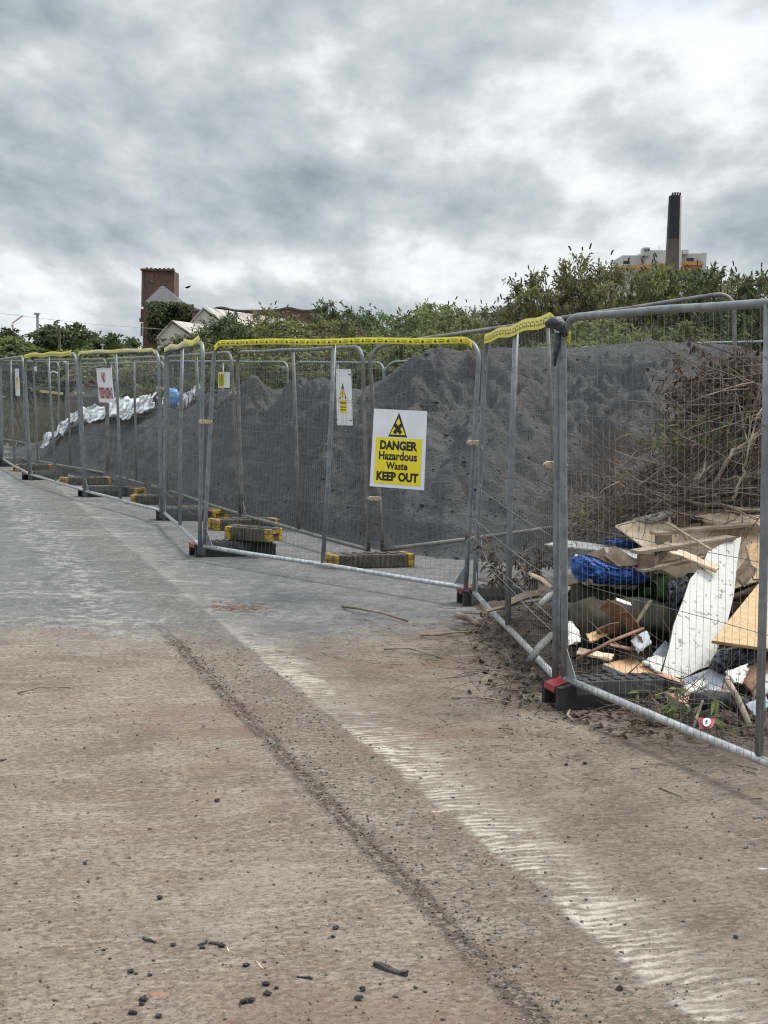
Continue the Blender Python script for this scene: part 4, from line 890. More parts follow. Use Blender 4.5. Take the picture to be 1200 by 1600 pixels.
# ------------------------------------------------------------------ vegetation
def leaves(P0, Dv, ln, wd, rg):
    """arrays of leaf base points and directions -> rhombus leaves"""
    n = len(P0); Dv = Dv/np.linalg.norm(Dv, axis=1, keepdims=True); rv = rg.normal(size=(n, 3)); sd_ = np.cross(Dv, rv); sd_ /= np.linalg.norm(sd_, axis=1, keepdims=True)+1e-9
    ln = ln[:, None]; wd = wd[:, None]; a = P0; b_ = P0+Dv*ln*.45+sd_*wd; c = P0+Dv*ln-np.array([0, 0, 1])*ln*.12; d = P0+Dv*ln*.45-sd_*wd
    V = np.stack([a, b_, c, d], 1).reshape(-1, 3); Fc = (np.arange(n)[:, None]*4+np.arange(4)[None]); return V, Fc
def bush_proto(seed, h=3.2, spread=1.5, stems=86, sprigs=18, per=15, leaf=.105, lw=.016, flower=0, arch=.5, base_r=.7, fill=.25, hlow=.55):
    rg = np.random.default_rng(seed); Vs, Fs, n = [], [], 0; st = MB(); fl = []
    LP, LD = [], []
    for k in range(stems):
        az = rg.uniform(0, 2*math.pi); out = spread*rg.uniform(.1, 1)**.7; hh = h*rg.uniform(hlow, 1.0)**.8*(1-.20*(out/spread)**2)
        b0 = np.array([math.cos(az)*base_r*rg.uniform(0, 1), math.sin(az)*base_r*rg.uniform(0, 1), 0]); tip = np.array([math.cos(az)*out, math.sin(az)*out, hh])
        ctl = np.array([b0[0]*.6+tip[0]*.35, b0[1]*.6+tip[1]*.35, hh*1.12])
        ts = np.linspace(0, 1, 9); cur = ((1-ts)**2)[:, None]*b0+(2*ts*(1-ts))[:, None]*ctl+(ts**2)[:, None]*tip
        st.tube([tuple(q_) for q_ in cur], [float(.018*(1-t_)+.003) for t_ in ts], 4, False)
        for sidx in range(sprigs):
            t_ = rg.uniform(fill*.4, 1)**.8; p = (1-t_)**2*b0+2*t_*(1-t_)*ctl+t_**2*tip
            tg = 2*(1-t_)*(ctl-b0)+2*t_*(tip-ctl); tg /= np.linalg.norm(tg)
            sdv = rg.normal(size=3); sdv[2] = sdv[2]*.35+.12; dv = tg*.38+sdv/np.linalg.norm(sdv)*1.0; dv /= np.linalg.norm(dv)
            L_ = rg.uniform(.18, .5)*(1.15-t_*.5)*h/3.2
            q_ = np.sort(rg.uniform(0, 1, per)); pp = p+dv*(q_*L_)[:, None]; pp[:, 2] -= (q_**2)*L_*.25
            ld = dv[None]*.6+rg.normal(size=(per, 3))*.75; ld[:, 2] -= .1
            LP.append(pp); LD.append(ld)
            if flower and t_ > .72 and rg.random() < flower: fl.append((p+dv*L_, dv))
    LP = np.concatenate(LP); LD = np.concatenate(LD); n = len(LP)
    V, Fc = leaves(LP, LD, leaf*rg.uniform(.6, 1.35, n), lw*rg.uniform(.7, 1.3, n), rg)
    me = npmesh('foliage', V, Fc); sm_ = b_mesh(st); fm = None
    if fl:
        f_ = MB()
        for p, dv in fl:
            p = Vector(p); dv = Vector(dv)*.085; f_.tube([p, p+dv*.5+Vector((0, 0, .022)), p+dv+Vector((0, 0, .012))], [.013, .018, .004], 5)
        fm = b_mesh(f_)
    return me, sm_, fm
PB = [bush_proto(100+k, flower=.10) for k in range(2)]+[bush_proto(102+k, flower=.40, stems=80, sprigs=15, per=13, leaf=.10, lw=.015, hlow=.42) for k in range(2)]
PT = [bush_proto(200+k, h=5.0, spread=1.9, stems=46, sprigs=26, per=12, leaf=.20, lw=.05, base_r=.25, fill=.5) for k in range(3)]
cache = {}
def bush(px, py, Y, wpx, k, leafm, label, group, name='bush', proto=None, hp=3.0, cat='bush', over=1.10):
    """bush whose top is at pixel (px,py) at depth Y"""
    pr = (proto or PB)[k]; top = P(px, py, Y); g0 = Vector((top.x, Y, 0)); h_ = top.z; sc = h_/(hp*over); wsc = wpx*Y/F/3.0
    root = empty(name, g0, label, cat, group); root.rotation_euler = (0, 0, random.uniform(0, 6.28)); root.scale = (wsc, wsc, sc)
    def cp(me, nm, mt):
        key = (me.name, mt)
        if key not in cache:
            m2 = me.copy(); m2.name = nm; m2.materials.append(M[mt]); cache[key] = m2
        o = bpy.data.objects.new(nm, cache[key]); COL.objects.link(o); o.parent = root; return o
    tree = name == 'tree'
    cp(pr[0], 'crown' if tree else 'foliage', leafm); cp(pr[1], 'trunk' if tree else 'stems', 'stem')
    if pr[2] is not None: cp(pr[2], 'blossoms', 'flower')
    return root
GB = 'wild shrubs growing behind the ash heap'
i = 0
LA = ['dark shrub just right of the large pale shed gable', 'dark shrub covering the left hump of the dark parapet wall', 'olive feathery shrub before the middle of the parapet wall', 'green shrub before the right end of the parapet wall',
      'olive shrub above the narrow warning notice', 'dark arching shrub rising highest above the warning notice', 'dark shrub directly above the inner corner posts', 'bright green shrub above the danger sign',
      'tallest bright green shrub right of the danger sign', 'olive shrub next right of the tallest bright green shrub', 'dark ragged shrub just left of the red gable', 'olive shrub right under the red gable', 'olive shrub in front of the large shed wall',
      'olive shrub below the ivy and the small shed', 'low olive shrub behind the tape above the danger sign', 'low olive shrub behind the tape left of the warning notice', 'low green shrub behind the small yellow and white notice',
      'low green shrub left of the steep heap side', 'olive shrub just right of the low pale building']
for (px, py, Y, wpx, k, lm) in ((352, 497, 30, 200, 0, 'leafC'), (395, 478, 31, 170, 1, 'leafC'), (434, 474, 34, 140, 2, 'leafB'), (470, 486, 30, 190, 3, 'leafA'), (520, 490, 29, 200, 0, 'leafB'),
                                (545, 461, 36, 150, 1, 'leafC'), (590, 484, 30, 190, 2, 'leafC'), (640, 470, 33, 160, 3, 'leafA'), (668, 463, 34, 150, 0, 'leafA'), (700, 468, 32, 150, 1, 'leafB'),
                                (745, 468, 33, 130, 2, 'leafC'), (770, 500, 30, 150, 3, 'leafB'), (312, 530, 33, 170, 2, 'leafB'), (262, 538, 36, 150, 0, 'leafB'), (610, 505, 26, 200, 1, 'leafB'), (480, 516, 26, 220, 2, 'leafB'), (385, 524, 26, 220, 3, 'leafA'), (700, 505, 26, 200, 0, 'leafA'),
                                (820, 500, 27, 180, 3, 'leafB')):
    bush(px, py, Y, wpx*1.25, k, lm, LA.pop(0), GB)
LB = ['straggly flowering shrub right above the drooping yellow tape', 'straggly flowering shrub left of the pale hospital-like block', 'highest flowering shrub just left of the orange banded building', 'flowering shrub overlapping the left end of the orange banded building',
      'green shrub hiding the foot of the tall chimney', 'dark flowering shrub right of the chimney foot', 'dark flowering shrub at the right end of the orange banded building', 'olive flowering shrub above the right fence post', 'dark flowering shrub at the right picture edge',
      'low olive shrub behind the black knotted plastic', 'low olive shrub under the chimney behind the heap top', 'low olive shrub above the withered weeds', 'low dark shrub at the right edge behind the dead branches']
for (px, py, Y, wpx, k, lm) in ((850, 436, 25, 170, 2, 'leafB'), (885, 428, 25, 170, 3, 'leafB'), (932, 412, 25, 190, 2, 'leafB'), (985, 421, 24.5, 170, 3, 'leafB'), (1035, 420, 25, 180, 2, 'leafA'),
                                (1085, 422, 24.5, 180, 3, 'leafC'), (1128, 432, 24, 170, 2, 'leafC'), (1172, 432, 23.5, 170, 3, 'leafB'), (1215, 432, 23, 190, 2, 'leafC'), (900, 490, 23, 200, 0, 'leafB'), (1000, 485, 23, 220, 1, 'leafB'), (1100, 490, 23, 220, 0, 'leafB'), (1190, 480, 22.5, 200, 1, 'leafC')):
    bush(px, py, Y, wpx*1.25, k, lm, LB.pop(0), 'flowering shrubs at the right skyline', over=1.03 if py < 460 else 1.1)
LC = ['leftmost dark tree, half outside the picture', 'dark tree left of the crane jib', 'green tree in front of the crane jib', 'dark tree behind the tall grey lamp post', 'tallest tree of the far left belt with a drooping top', 'tree next right of the tallest left tree',
      'dark pointed tree behind the faded tape', 'dark tree right of the short lamp post', 'last dark tree left of the brick tower', 'green tree at the foot of the brick tower', 'low tree under the tall grey lamp post', 'low green tree behind the short lamp post',
      'low dark tree under the tallest left tree', 'low dark tree above the patterned yellow tape', 'low olive tree above the no trespassing panel', 'low green tree above the white and yellow ribbon panel']
for (px, py, Y, wpx, k, lm) in ((-30, 512, 62, 90, 0, 'leafC'), (8, 500, 62, 70, 1, 'leafC'), (22, 512, 58, 70, 2, 'leafA'), (65, 520, 60, 80, 0, 'leafC'), (95, 490, 60, 80, 1, 'leafC'), (118, 500, 62, 70, 2, 'leafC'),
                                (140, 503, 64, 60, 0, 'leafC'), (170, 508, 62, 60, 1, 'leafC'), (195, 514, 64, 60, 2, 'leafC'), (212, 540, 60, 80, 0, 'leafA'), (42, 530, 56, 90, 1, 'leafC'), (150, 535, 54, 110, 2, 'leafA'), (95, 540, 50, 120, 0, 'leafC'), (20, 542, 50, 120, 1, 'leafC'), (200, 545, 48, 120, 2, 'leafB'), (245, 548, 46, 120, 0, 'leafA')):
    bush(px, py, Y, wpx*1.35, k, lm, LC.pop(0), 'tree belt at the far left', 'tree', PT, 5.0, 'tree')
# ivy on the slate-roofed block
rg = np.random.default_rng(5); n = 9000; a = rg.uniform(0, 1, n); b_ = rg.uniform(0, 1, n)
V0 = []
for k in range(n):
    px = 232+76*a[k]; topy = np.interp(px, [232, 240, 262, 285, 300, 308], [476, 472, 474, 474, 479, 490]); boty = np.interp(px, [232, 240, 270, 308], [528, 534, 524, 500])
    py = topy+(boty-topy)*b_[k]+rg.normal(0, 1.0); q_ = P(px, py, DT-8.2+rg.normal(0, .35)-1.6*math.sin(a[k]*9)*math.sin(b_[k]*5)); V0.append(q_[:])
V, Fc = leaves(np.array(V0), rg.normal(size=(n, 3))+np.array([0, -.3, -.5]), rg.uniform(.3, .6, n), rg.uniform(.12, .22, n), rg)
tag(link('ivy', npmesh('ivy', V, Fc), M['leafC']), 'dark ivy mass hanging below the pyramid slate roof', 'ivy')
quadc = empty('ivy_covered_wing', P(290, 600, DT-6), 'low brick wing hidden under the dark ivy', 'building'); quadprism('walls', 281, 304, 480, 620, DT-7, 6, 'brick', quadc, zb=0)
# rough grass and weeds beyond the fences
rg = np.random.default_rng(8); n = 26000; yy_ = rg.uniform(20.5, 46, n)**1.0; xx_ = (rg.uniform(-.36, .36, n))*yy_
keep = yy_ > np.interp(xx_/yy_, tab[:, 0], tab[:, 1]+2.6); xx_, yy_ = xx_[keep], yy_[keep]; n = len(xx_)
hgt = rg.uniform(.3, 1.3, n); tipx = rg.normal(0, .18, n); tipy = rg.normal(0, .18, n); wd_ = rg.uniform(.008, .022, n)
V = np.stack([np.stack([xx_-wd_, yy_, 0*xx_], 1), np.stack([xx_+wd_, yy_, 0*xx_], 1), np.stack([xx_+tipx*.5+wd_, yy_+tipy*.5, hgt*.6], 1), np.stack([xx_+tipx, yy_+tipy, hgt], 1)], 1).reshape(-1, 3)
tag(link('weeds', npmesh('weeds', V, np.arange(n*4).reshape(-1, 4)), M['grass']), 'rough grass and weeds beyond the far fence', 'weeds', kind='stuff')

# ------------------------------------------------------------------ tipped rubbish: soil, brushwood
px_grid = 90
cx, cy = 2.9, 9.9
xs = np.linspace(.55, 6.2, 150); ys = np.linspace(6.9, 12.6, 130); XG, YG = np.meshgrid(xs, ys)
base = 1.15*np.exp(-((XG-3.6)/1.55)**2-((YG-10.3)/1.25)**2)+.30*np.exp(-((XG-2.6)/1.0)**2-((YG-8.9)/.8)**2)
ed = np.clip((XG-.62-.25*fbm(XG*1.2, YG*1.2, 3, 4))/.5, 0, 1)*np.clip((YG-7.25-.3*fbm(XG*1.4, YG*1.4, 3, 6))/.6, 0, 1)*np.clip((12.5-YG)/.5, 0, 1)*np.clip((6.1-XG)/.5, 0, 1)
ZG = (base+.05+.07*fbm(XG*1.6, YG*1.6, 4, 2)+.05*fbm(XG*6, YG*6, 4, 3))*ed-.015
def soil_z(x_, y_):
    i = int(np.clip(np.searchsorted(ys, y_), 0, len(ys)-1)); j = int(np.clip(np.searchsorted(xs, x_), 0, len(xs)-1)); return max(0.0, float(ZG[i, j])) if xs[0] < x_ < xs[-1] and ys[0] < y_ < ys[-1] else 0.0
nx_ = len(xs); ii = np.arange(len(ys)-1)[:, None]*nx_+np.arange(nx_-1)[None]
tag(link('soil_mound', npmesh('soil_mound', np.stack([XG.ravel(), YG.ravel(), ZG.ravel()], 1), np.stack([ii, ii+1, ii+nx_+1, ii+nx_], -1).reshape(-1, 4)), M['soil'], None, True), 'dark soil and leaf litter mound under the tipped rubbish and branches', 'soil mound')
def branch_pts(p, d, L_, rg, n=8, bend=.25, sag=.0):
    pts = [Vector(p)]; d = Vector(d).normalized(); st_ = L_/n
    bd = Vector(rg.normal(size=3))*bend
    for k in range(n):
        d = (d+bd/n+Vector(rg.normal(size=3))*.07+Vector((0, 0, -sag/n))).normalized(); pts.append(pts[-1]+d*st_)
    return pts
rg = np.random.default_rng(31)
# tangle of twigs (one mass)
tw = MB()
def twig(p, d, L_, r0, n=5, side=True, bend=.5):
    pts = branch_pts(p, d, L_, rg, n, bend); tw.tube(pts, [r0*(1-.8*i/n) for i in range(n+1)], 4, False)
    if side:
        for k in range(2):
            i = rg.integers(1, n); dd_ = (pts[i]-pts[i-1]).normalized()+Vector(rg.normal(size=3))*.6; q_ = branch_pts(pts[i], dd_, L_*.4, rg, 3, .4); tw.tube(q_, [r0*.55, r0*.4, r0*.25, r0*.1], 3, False)
for k in range(1500):
    px = 1000+220*rg.beta(1.7, 1.1)+40*rg.random() if k < 1150 else 1230+240*rg.random(); Y = rg.uniform(9.0, 10.8)
    topy = np.interp(px, [1000, 1040, 1080, 1120, 1160, 1200, 1260], [770, 745, 700, 665, 600, 570, 560]) if px < 1260 else np.interp(px, [1260, 1360, 1470], [560, 600, 720]); py = topy+(815-topy)*rg.random()**.8
    p = P(px, py, Y); d = Vector((-1+rg.normal()*.5, rg.normal()*.5, -.35+rg.normal()*.45)) if rg.random() < .6 else Vector(rg.normal(size=3)); twig(p, d, rg.uniform(.25, .9), rg.uniform(.003, .007))
for k in range(520):
    px = 880+320*rg.random(); Y = rg.uniform(8.7, 9.9); py = 745+70*rg.random() if px > 960 else 775+75*rg.random(); p = P(px, py, Y)
    twig(p, Vector((rg.normal(), rg.normal()*.6, .35+rg.normal()*.4)), rg.uniform(.2, .6), rg.uniform(.002, .005))
for k in range(420):   # ground litter sticks along the fence
    px = 745+rg.random()*450; Y = rg.uniform(7.2, 9.6); x_ = (px-600)/F*Y
    z_ = soil_z(x_, Y)+.01+rg.random()*.05; d = Vector((rg.normal(), rg.normal(), rg.normal()*.12)); twig((x_, Y, z_), d, rg.uniform(.12, .5), rg.uniform(.002, .006), 4, False)
for k in range(150):
    px = 900+rg.random()*320; Y = rg.uniform(6.2, 7.4); x_ = (px-600)/F*Y
    if (Vector((x_, Y, 0))-F0.A).dot(F0.nrm) > -.12: continue
    twig((x_, Y, .02+rg.random()*.04), Vector((rg.normal(), rg.normal(), abs(rg.normal())*.5)), rg.uniform(.12, .45), rg.uniform(.002, .0045), 4, True)
me = b_mesh(tw); tag(link('brushwood', me, M['twig']), 'dense tangle of thin dry twigs and sticks in the rubbish tip', 'brushwood', kind='stuff')
# individual thicker branches
GBr = 'thick dead branches on the brushwood heap'
bl = [((1060, 800, 9.0), (1092, 742, 9.1), (1130, 700, 9.3), (1205, 668, 9.5), .021, 'thick pale curved branch sweeping up over the brushwood to the right edge'),
      ((1052, 790, 9.0), (1085, 760, 9.0), (1120, 722, 9.1), (1180, 690, 9.2), .016, 'second curved branch just under the thickest one'),
      ((1110, 770, 8.9), (1135, 720, 8.9), (1165, 690, 9.0), (1220, 650, 9.1), .016, 'slender curved branch just right of the pale level stick'),
      ((1080, 760, 9.3), (1090, 700, 9.4), (1130, 660, 9.6), (1150, 640, 9.7), .009, 'pale branch forking beside the second curved branch'),
      ((1145, 780, 8.8), (1160, 740, 8.8), (1168, 700, 8.8), (1190, 640, 8.9), .010, 'upright pale thin branch beside the right fence post'),
      ((960, 770, 9.3), (990, 795, 9.2), (1040, 800, 9.1), (1075, 812, 9.0), .014, 'thin branch rising behind the thickest curved branch'),
      ((1000, 790, 9.1), (1060, 780, 9.0), (1120, 790, 8.9), (1200, 800, 8.8), .016, 'low branch lying level just above the broken pallet'),
      ((965, 748, 9.6), (990, 712, 9.6), (1030, 697, 9.6), (1070, 683, 9.6), .010, 'curved branch arching over the broken concrete slab'),
      ((955, 790, 9.2), (968, 745, 9.2), (958, 690, 9.2), (1018, 678, 9.3), .007, 'thin forked branch standing left of the concrete slab'),
      ((900, 820, 9.2), (930, 790, 9.2), (965, 778, 9.2), (1000, 740, 9.3), .008, 'bent branch at the left end of the brushwood'),
      ((1150, 680, 9.3), (1175, 640, 9.3), (1190, 600, 9.4), (1215, 560, 9.5), .012, 'small low stick left of the concrete slab above the weeds'),
      ((1165, 640, 9.4), (1180, 610, 9.4), (1200, 560, 9.4), (1230, 545, 9.5), .014, 'branch near the right edge below the withered seed heads'),
      ((1130, 750, 9.0), (1170, 745, 9.0), (1200, 730, 9.0), (1240, 700, 9.0), .013, 'highest thick branch at the right picture edge'),
      ((1085, 690, 9.5), (1120, 700, 9.4), (1165, 725, 9.3), (1210, 730, 9.2), .009, 'branch crossing low towards the right edge behind the post'),
      ((1065, 830, 8.7), (1045, 812, 8.8), (1062, 800, 8.9), (1095, 808, 8.9), .010, 'thin stick poking out above the pallet blocks')]
for (a, b_, c, d, r0, lb) in bl:
    q_ = [P(*s_) for s_ in (a, b_, c, d)]; pts = []
    for k in range(13):
        t_ = k/12*3; i = min(2, int(t_)); f_ = t_-i; p0_, p1_, p2_, p3_ = q_[max(0, i-1)], q_[i], q_[i+1], q_[min(3, i+2)]
        pts.append(.5*((2*p1_)+(p2_-p0_)*f_+(2*p0_-5*p1_+4*p2_-p3_)*f_*f_+(3*p1_-p0_-3*p2_+p3_)*f_**3)+Vector(rg.normal(size=3))*.008)
    b2 = MB(); b2.tube(pts, [r0*(1-.55*i/12)*(1+.12*math.sin(i*2.2)) for i in range(13)], 7)
    for k in range(4):
        i = int(rg.integers(3, 11)); dd_ = (pts[i+1]-pts[i]).normalized()+Vector(rg.normal(size=3))*.5; s__ = branch_pts(pts[i], dd_, rg.uniform(.2, .5), rg, 5, .4); b2.tube(s__, [r0*.45*(1-.8*j/5) for j in range(6)], 5, False)
    tag(b2.build('dead_branch', M['bark'], None, True), lb or 'grey brown dead branch woven into the brushwood heap', 'branch', GBr)
# standing dead weeds with withered leaves
def dead_plant(px, py0, py1, Y, label, nl=260, m='deadleaf', w_=.16):
    a, t_ = P(px, py0, Y), P(px+rg.normal()*8, py1, Y); root = empty('dead_weed', a, label, 'plant', 'withered weeds standing in the brushwood'); st = MB(); LP, LD = [], []
    for k in range(7):
        tip = a.lerp(t_, rg.uniform(.6, 1))+Vector((rg.normal()*w_, rg.normal()*w_, 0)); pts = [a.lerp(tip, i/6)+Vector((rg.normal(), rg.normal(), 0))*.012*i for i in range(7)]; st.tube(pts, [.006*(1-.8*i/6) for i in range(7)], 4, False)
        for j in range(nl//7):
            f_ = rg.uniform(.25, 1)*6; i = min(5, int(f_)); LP.append(pts[i].lerp(pts[i+1], f_-i)[:]); LD.append([rg.normal()*.7, rg.normal()*.7, -.5+rg.normal()*.5])
    n_ = len(LP); V, Fc = leaves(np.array(LP), np.array(LD), rg.uniform(.03, .10, n_), rg.uniform(.006, .014, n_), rg)
    link('withered_leaves', npmesh('withered_leaves', V, Fc), M[m], root); st.build('stems', M['twig'], root)
for (px, y0, y1, Y, lb, m_, nl_) in ((1150, 690, 532, 9.6, 'tallest withered weed beside the right fence post', 'deadleaf', 420), (1128, 690, 548, 9.8, 'withered weed with dense brown leaves left of the right fence post', 'deadleaf', 360), (1170, 700, 520, 9.5, 'tall withered weed just behind the right fence post', 'deadleaf', 420), (1105, 680, 560, 9.9, 'sparse withered weed before the flat heap top', 'deadleaf', 220),
                                (1092, 720, 590, 9.7, 'low thin withered weed above the thick curved branch', 'deadleaf', 160), (1190, 690, 530, 9.3, 'withered weed at the far right beyond the fence post', 'deadleaf', 320), (1056, 640, 555, 9.9, 'thin withered stalk with reddish seed head in front of the ash', 'deadleaf', 60),
                                (1066, 735, 640, 9.3, 'drooping green leaved stem beside the concrete slab', 'leafA', 120), (1084, 715, 640, 9.3, 'green weed right of the concrete slab', 'leafA', 110), (905, 830, 775, 9.3, 'small green weed at the ash foot behind the near posts', 'leafA', 90),
                                (1108, 1150, 1105, 6.9, 'low green weed under the bottom rail by the red packet', 'leafA', 60), (1040, 1118, 1075, 6.95, 'low green weed behind the nearest black rubber foot', 'leafA', 60), (790, 930, 830, 9.9, 'brown withered weed behind the narrow panel', 'deadleaf', 160), (835, 925, 840, 9.6, 'brown withered weed left of the nearest posts', 'deadleaf', 160)):
    dead_plant(px, y0, y1, Y, lb or 'withered brown weed standing in the brushwood at the right', nl_, m_)
# leaf litter
n = 2600; px = rg.uniform(745, 1230, n); Y = rg.uniform(6.6, 10.2, n); x_ = (px-600)/F*Y
ok = np.array([(Vector((a, b_, 0))-F0.A).dot(F0.nrm) < .15 or b_ > 7.2 for a, b_ in zip(x_, Y)]); ok &= (x_ > .65+rg.normal(0, .12, n)); x_, Y = x_[ok], Y[ok]; n = len(x_)
z_ = np.array([soil_z(a, b_) for a, b_ in zip(x_, Y)])+.012
V, Fc = leaves(np.stack([x_, Y, z_], 1), np.stack([rg.normal(size=n), rg.normal(size=n), rg.normal(size=n)*.25], 1), rg.uniform(.02, .07, n), rg.uniform(.006, .018, n), rg)
tag(link('leaf_litter', npmesh('leaf_litter', V, Fc), M['deadleaf']), 'brown dead leaves strewn between the rubbish', 'leaf litter', kind='stuff')

# ------------------------------------------------------------------ tipped rubbish: pieces
def board(name, pts, t, m, label, cat, ejm=None, bev=.002, jag=0.0):
    c = [P(*q_) for q_ in pts]
    A_ = np.array([q_[:] for q_ in c]); ce = A_.mean(0); nn_ = Vector(np.linalg.svd(A_-ce)[2][2]); ce = Vector(ce)
    c = [CP+ray(q_[0], q_[1])*((ce-CP).dot(nn_)/ray(q_[0], q_[1]).dot(nn_)) for q_ in pts]
    if jag:
        c2 = []
        for i in range(len(c)):
            a, b_ = c[i], c[(i+1) % len(c)]; c2.append(a)
            for k in range(1, 7): c2.append(a.lerp(b_, k/7)+Vector((rg.normal(), rg.normal()*.3, rg.normal()))*jag)
        c = c2
    b2 = MB(); b2.slab(c, t); o = b2.build(name, M[m], None)
    if ejm:
        o.data.materials.append(M[ejm])
        for p_ in o.data.polygons:
            if p_.index > 0: p_.material_index = 1
    bevel(o, bev, 1); return tag(o, label, cat)
board('white_board', [(1106, 861, 8.5), (1132, 848, 8.55), (1159, 838, 8.6), (1152, 880, 8.45), (1147, 930, 8.3), (1134, 985, 8.05), (1118, 1022, 7.9), (1109, 1041, 7.8), (1093, 1046, 7.75), (1067, 1060, 7.68), (1034, 1053, 7.6), (1046, 1010, 7.8), (1053, 975, 7.95), (1067, 939, 8.15), (1078, 905, 8.3), (1098, 880, 8.42)], .022, 'wboard', 'tall chipped white board leaning upright in the rubbish', 'board', 'dtimber')
board('chipboard_sheet', [(1112, 1001, 7.55), (1197, 897, 8.15), (1285, 840, 8.45), (1262, 1022, 7.5)], .02, 'osb', 'orange tan chipboard sheet resting at the right edge', 'board', 'ply_b')
board('cream_board', [(850, 850, 8.9), (884, 843, 9.1), (950, 852, 8.9), (1006, 866, 8.6), (1008, 874, 8.5), (960, 868, 8.6), (930, 858, 8.7)], .012, 'wboard', 'thin cream board lying flat across the blue sheet', 'board')
for (q0, lb) in (([(914, 866, 8.5), (944, 856, 8.5), (958, 884, 8.45), (934, 872, 8.45)], 'left folded brown panel under the cream board'), ([(944, 868, 8.45), (960, 852, 8.5), (1000, 878, 8.4), (996, 883, 8.4), (966, 885, 8.4)], 'right folded brown panel under the cream board')):
    board('brown_panel', q0, .02, 'dtimber', lb, 'board')
board('plywood_sheet', [(961, 821, 8.9), (1005, 806, 9.1), (1040, 797, 9.2), (1062, 797, 9.2), (1060, 850, 8.8), (1012, 858, 8.6)], .012, 'plyw', 'pale plywood sheet with a raised front edge left of the pallet', 'board')
board('plywood_sheet', [(1005, 830, 8.95), (1200, 800, 9.2), (1210, 900, 8.75), (1130, 925, 8.62), (1080, 915, 8.6), (1030, 893, 8.65)], .012, 'plyw', 'larger plywood sheet underneath the broken pallet beams', 'board')
board('white_edge_strip', [(990, 810, 9.0), (1048, 795, 9.05), (1068, 800, 9.0), (1048, 801, 8.98), (1016, 813, 8.95)], .02, 'wboard', 'white curved strip along the top of the plywood', 'strip')
# broken pallet: beams and blocks
root = empty('broken_pallet', P(1080, 870, 8.6), 'broken timber pallet of long beams and short blocks', 'pallet')
def beam(p0, p1, hgt, dep, m='timber', nm='beam'):
    a, b_ = P(*p0), P(*p1); u_ = (b_-a).normalized(); n_ = Vector((0, 0, 1)); v_ = u_.cross(n_).normalized(); n2 = v_.cross(u_)
    mb = MB(); mb.add([a+v_*sx+n2*sz for sx in (-dep, 0) for sz in (-hgt, 0)]+[b_+v_*sx+n2*sz for sx in (-dep, 0) for sz in (-hgt, 0)], [(0, 1, 3, 2), (4, 6, 7, 5), (0, 4, 5, 1), (2, 3, 7, 6), (1, 5, 7, 3), (0, 2, 6, 4)])
    o = mb.build(nm, M[m], root); bevel(o, .003, 1); return o
beam((998, 861, 8.35), (1150, 838, 8.6), .022, .10); beam((1026, 832, 8.6), (1185, 817, 8.8), .022, .10); beam((1005, 890, 8.33), (1110, 868, 8.5), .02, .09); beam((1060, 800, 9.0), (1190, 795, 9.05), .022, .09)
for (a, b_, c, d, Y) in ((1000, 865, 1023, 890, 8.36), (1028, 836, 1050, 852, 8.6), (1055, 801, 1077, 823, 8.95)):
    q_ = [P(a, b_, Y), P(c, b_-1, Y), P(c, d-2, Y), P(a, d, Y)]; mb = MB(); mb.slab(q_, .10); bevel(mb.build('block', M['dtimber'], root), .003, 1)
beam((1023, 872, 8.4), (1048, 845, 8.6), .06, .03, 'timber', 'cross_strut')
beam((1040, 815, 8.7), (1110, 858, 8.35), .012, .02, 'timber', 'cross_strut')
for k, (q0, t_, m_, lb) in enumerate((
    ([(1045, 862, 8.4), (1062, 858, 8.4), (1125, 884, 8.35), (1120, 893, 8.3)], .02, 'plyw', 'pale plank crossing under the pallet beam towards the white board'),
    ([(1078, 806, 8.95), (1125, 800, 9.0), (1200, 806, 9.0), (1205, 822, 8.9), (1120, 818, 8.9)], .015, 'plyw', 'pale board above the pallet beams'),
    ([(1165, 852, 8.6), (1225, 838, 8.7), (1230, 900, 8.5), (1178, 905, 8.45)], .018, 'osb', 'tan board behind the right fence post'),
    ([(1020, 895, 8.5), (1035, 890, 8.5), (1090, 922, 8.45), (1080, 930, 8.4)], .02, 'timber', 'weathered plank sloping down behind the white board'),
    ([(1150, 905, 8.45), (1170, 880, 8.5), (1180, 886, 8.5), (1160, 915, 8.4)], .02, 'dtimber', 'dark plank end between white board and chipboard'),
    ([(905, 1012, 7.9), (960, 1022, 7.7), (955, 1030, 7.65), (900, 1020, 7.8)], .01, 'plyw', 'pale splintered lath lying in front of the carpet rolls'),
    ([(985, 1000, 7.8), (1010, 985, 7.9), (1018, 1002, 7.8), (996, 1020, 7.7)], .01, 'greyb', 'grey flake beside the rusty scraps'),
    ([(915, 990, 7.9), (945, 980, 8.0), (950, 990, 7.9), (922, 1002, 7.8)], .01, 'ply_b', 'brown torn flake in front of the lower carpet roll'),
    ([(1128, 800, 9.1), (1152, 790, 9.15), (1215, 792, 9.1), (1215, 803, 9.05)], .015, 'dtimber', 'dark board end at the top right of the timber'),
    ([(1060, 1075, 7.35), (1100, 1058, 7.5), (1108, 1066, 7.45), (1070, 1086, 7.3)], .01, 'wboard', 'narrow white strip lying on the grey board'),
    ([(1165, 1100, 6.95), (1195, 1085, 7.0), (1205, 1100, 6.95), (1180, 1118, 6.85)], .012, 'greyb', 'grey fragment beside the right fence post foot'))):
    board('scrap_board', q0, t_, m_, lb, 'board', jag=.003)
# stick timbers at right
for (p0, p1, r0, lb) in (((1120, 940, 8.5), (1215, 815, 9.0), .022, 'long dark batten slanting up behind the white board'), ((1140, 935, 8.6), (1215, 905, 8.6), .018, 'short light batten behind the white board')):
    a, b_ = P(*p0), P(*p1); mb = MB(); mb.tube([a, b_], r0, 4); tag(bevel(mb.build('timber_batten', M['timber'], None), .003, 1), lb, 'batten')
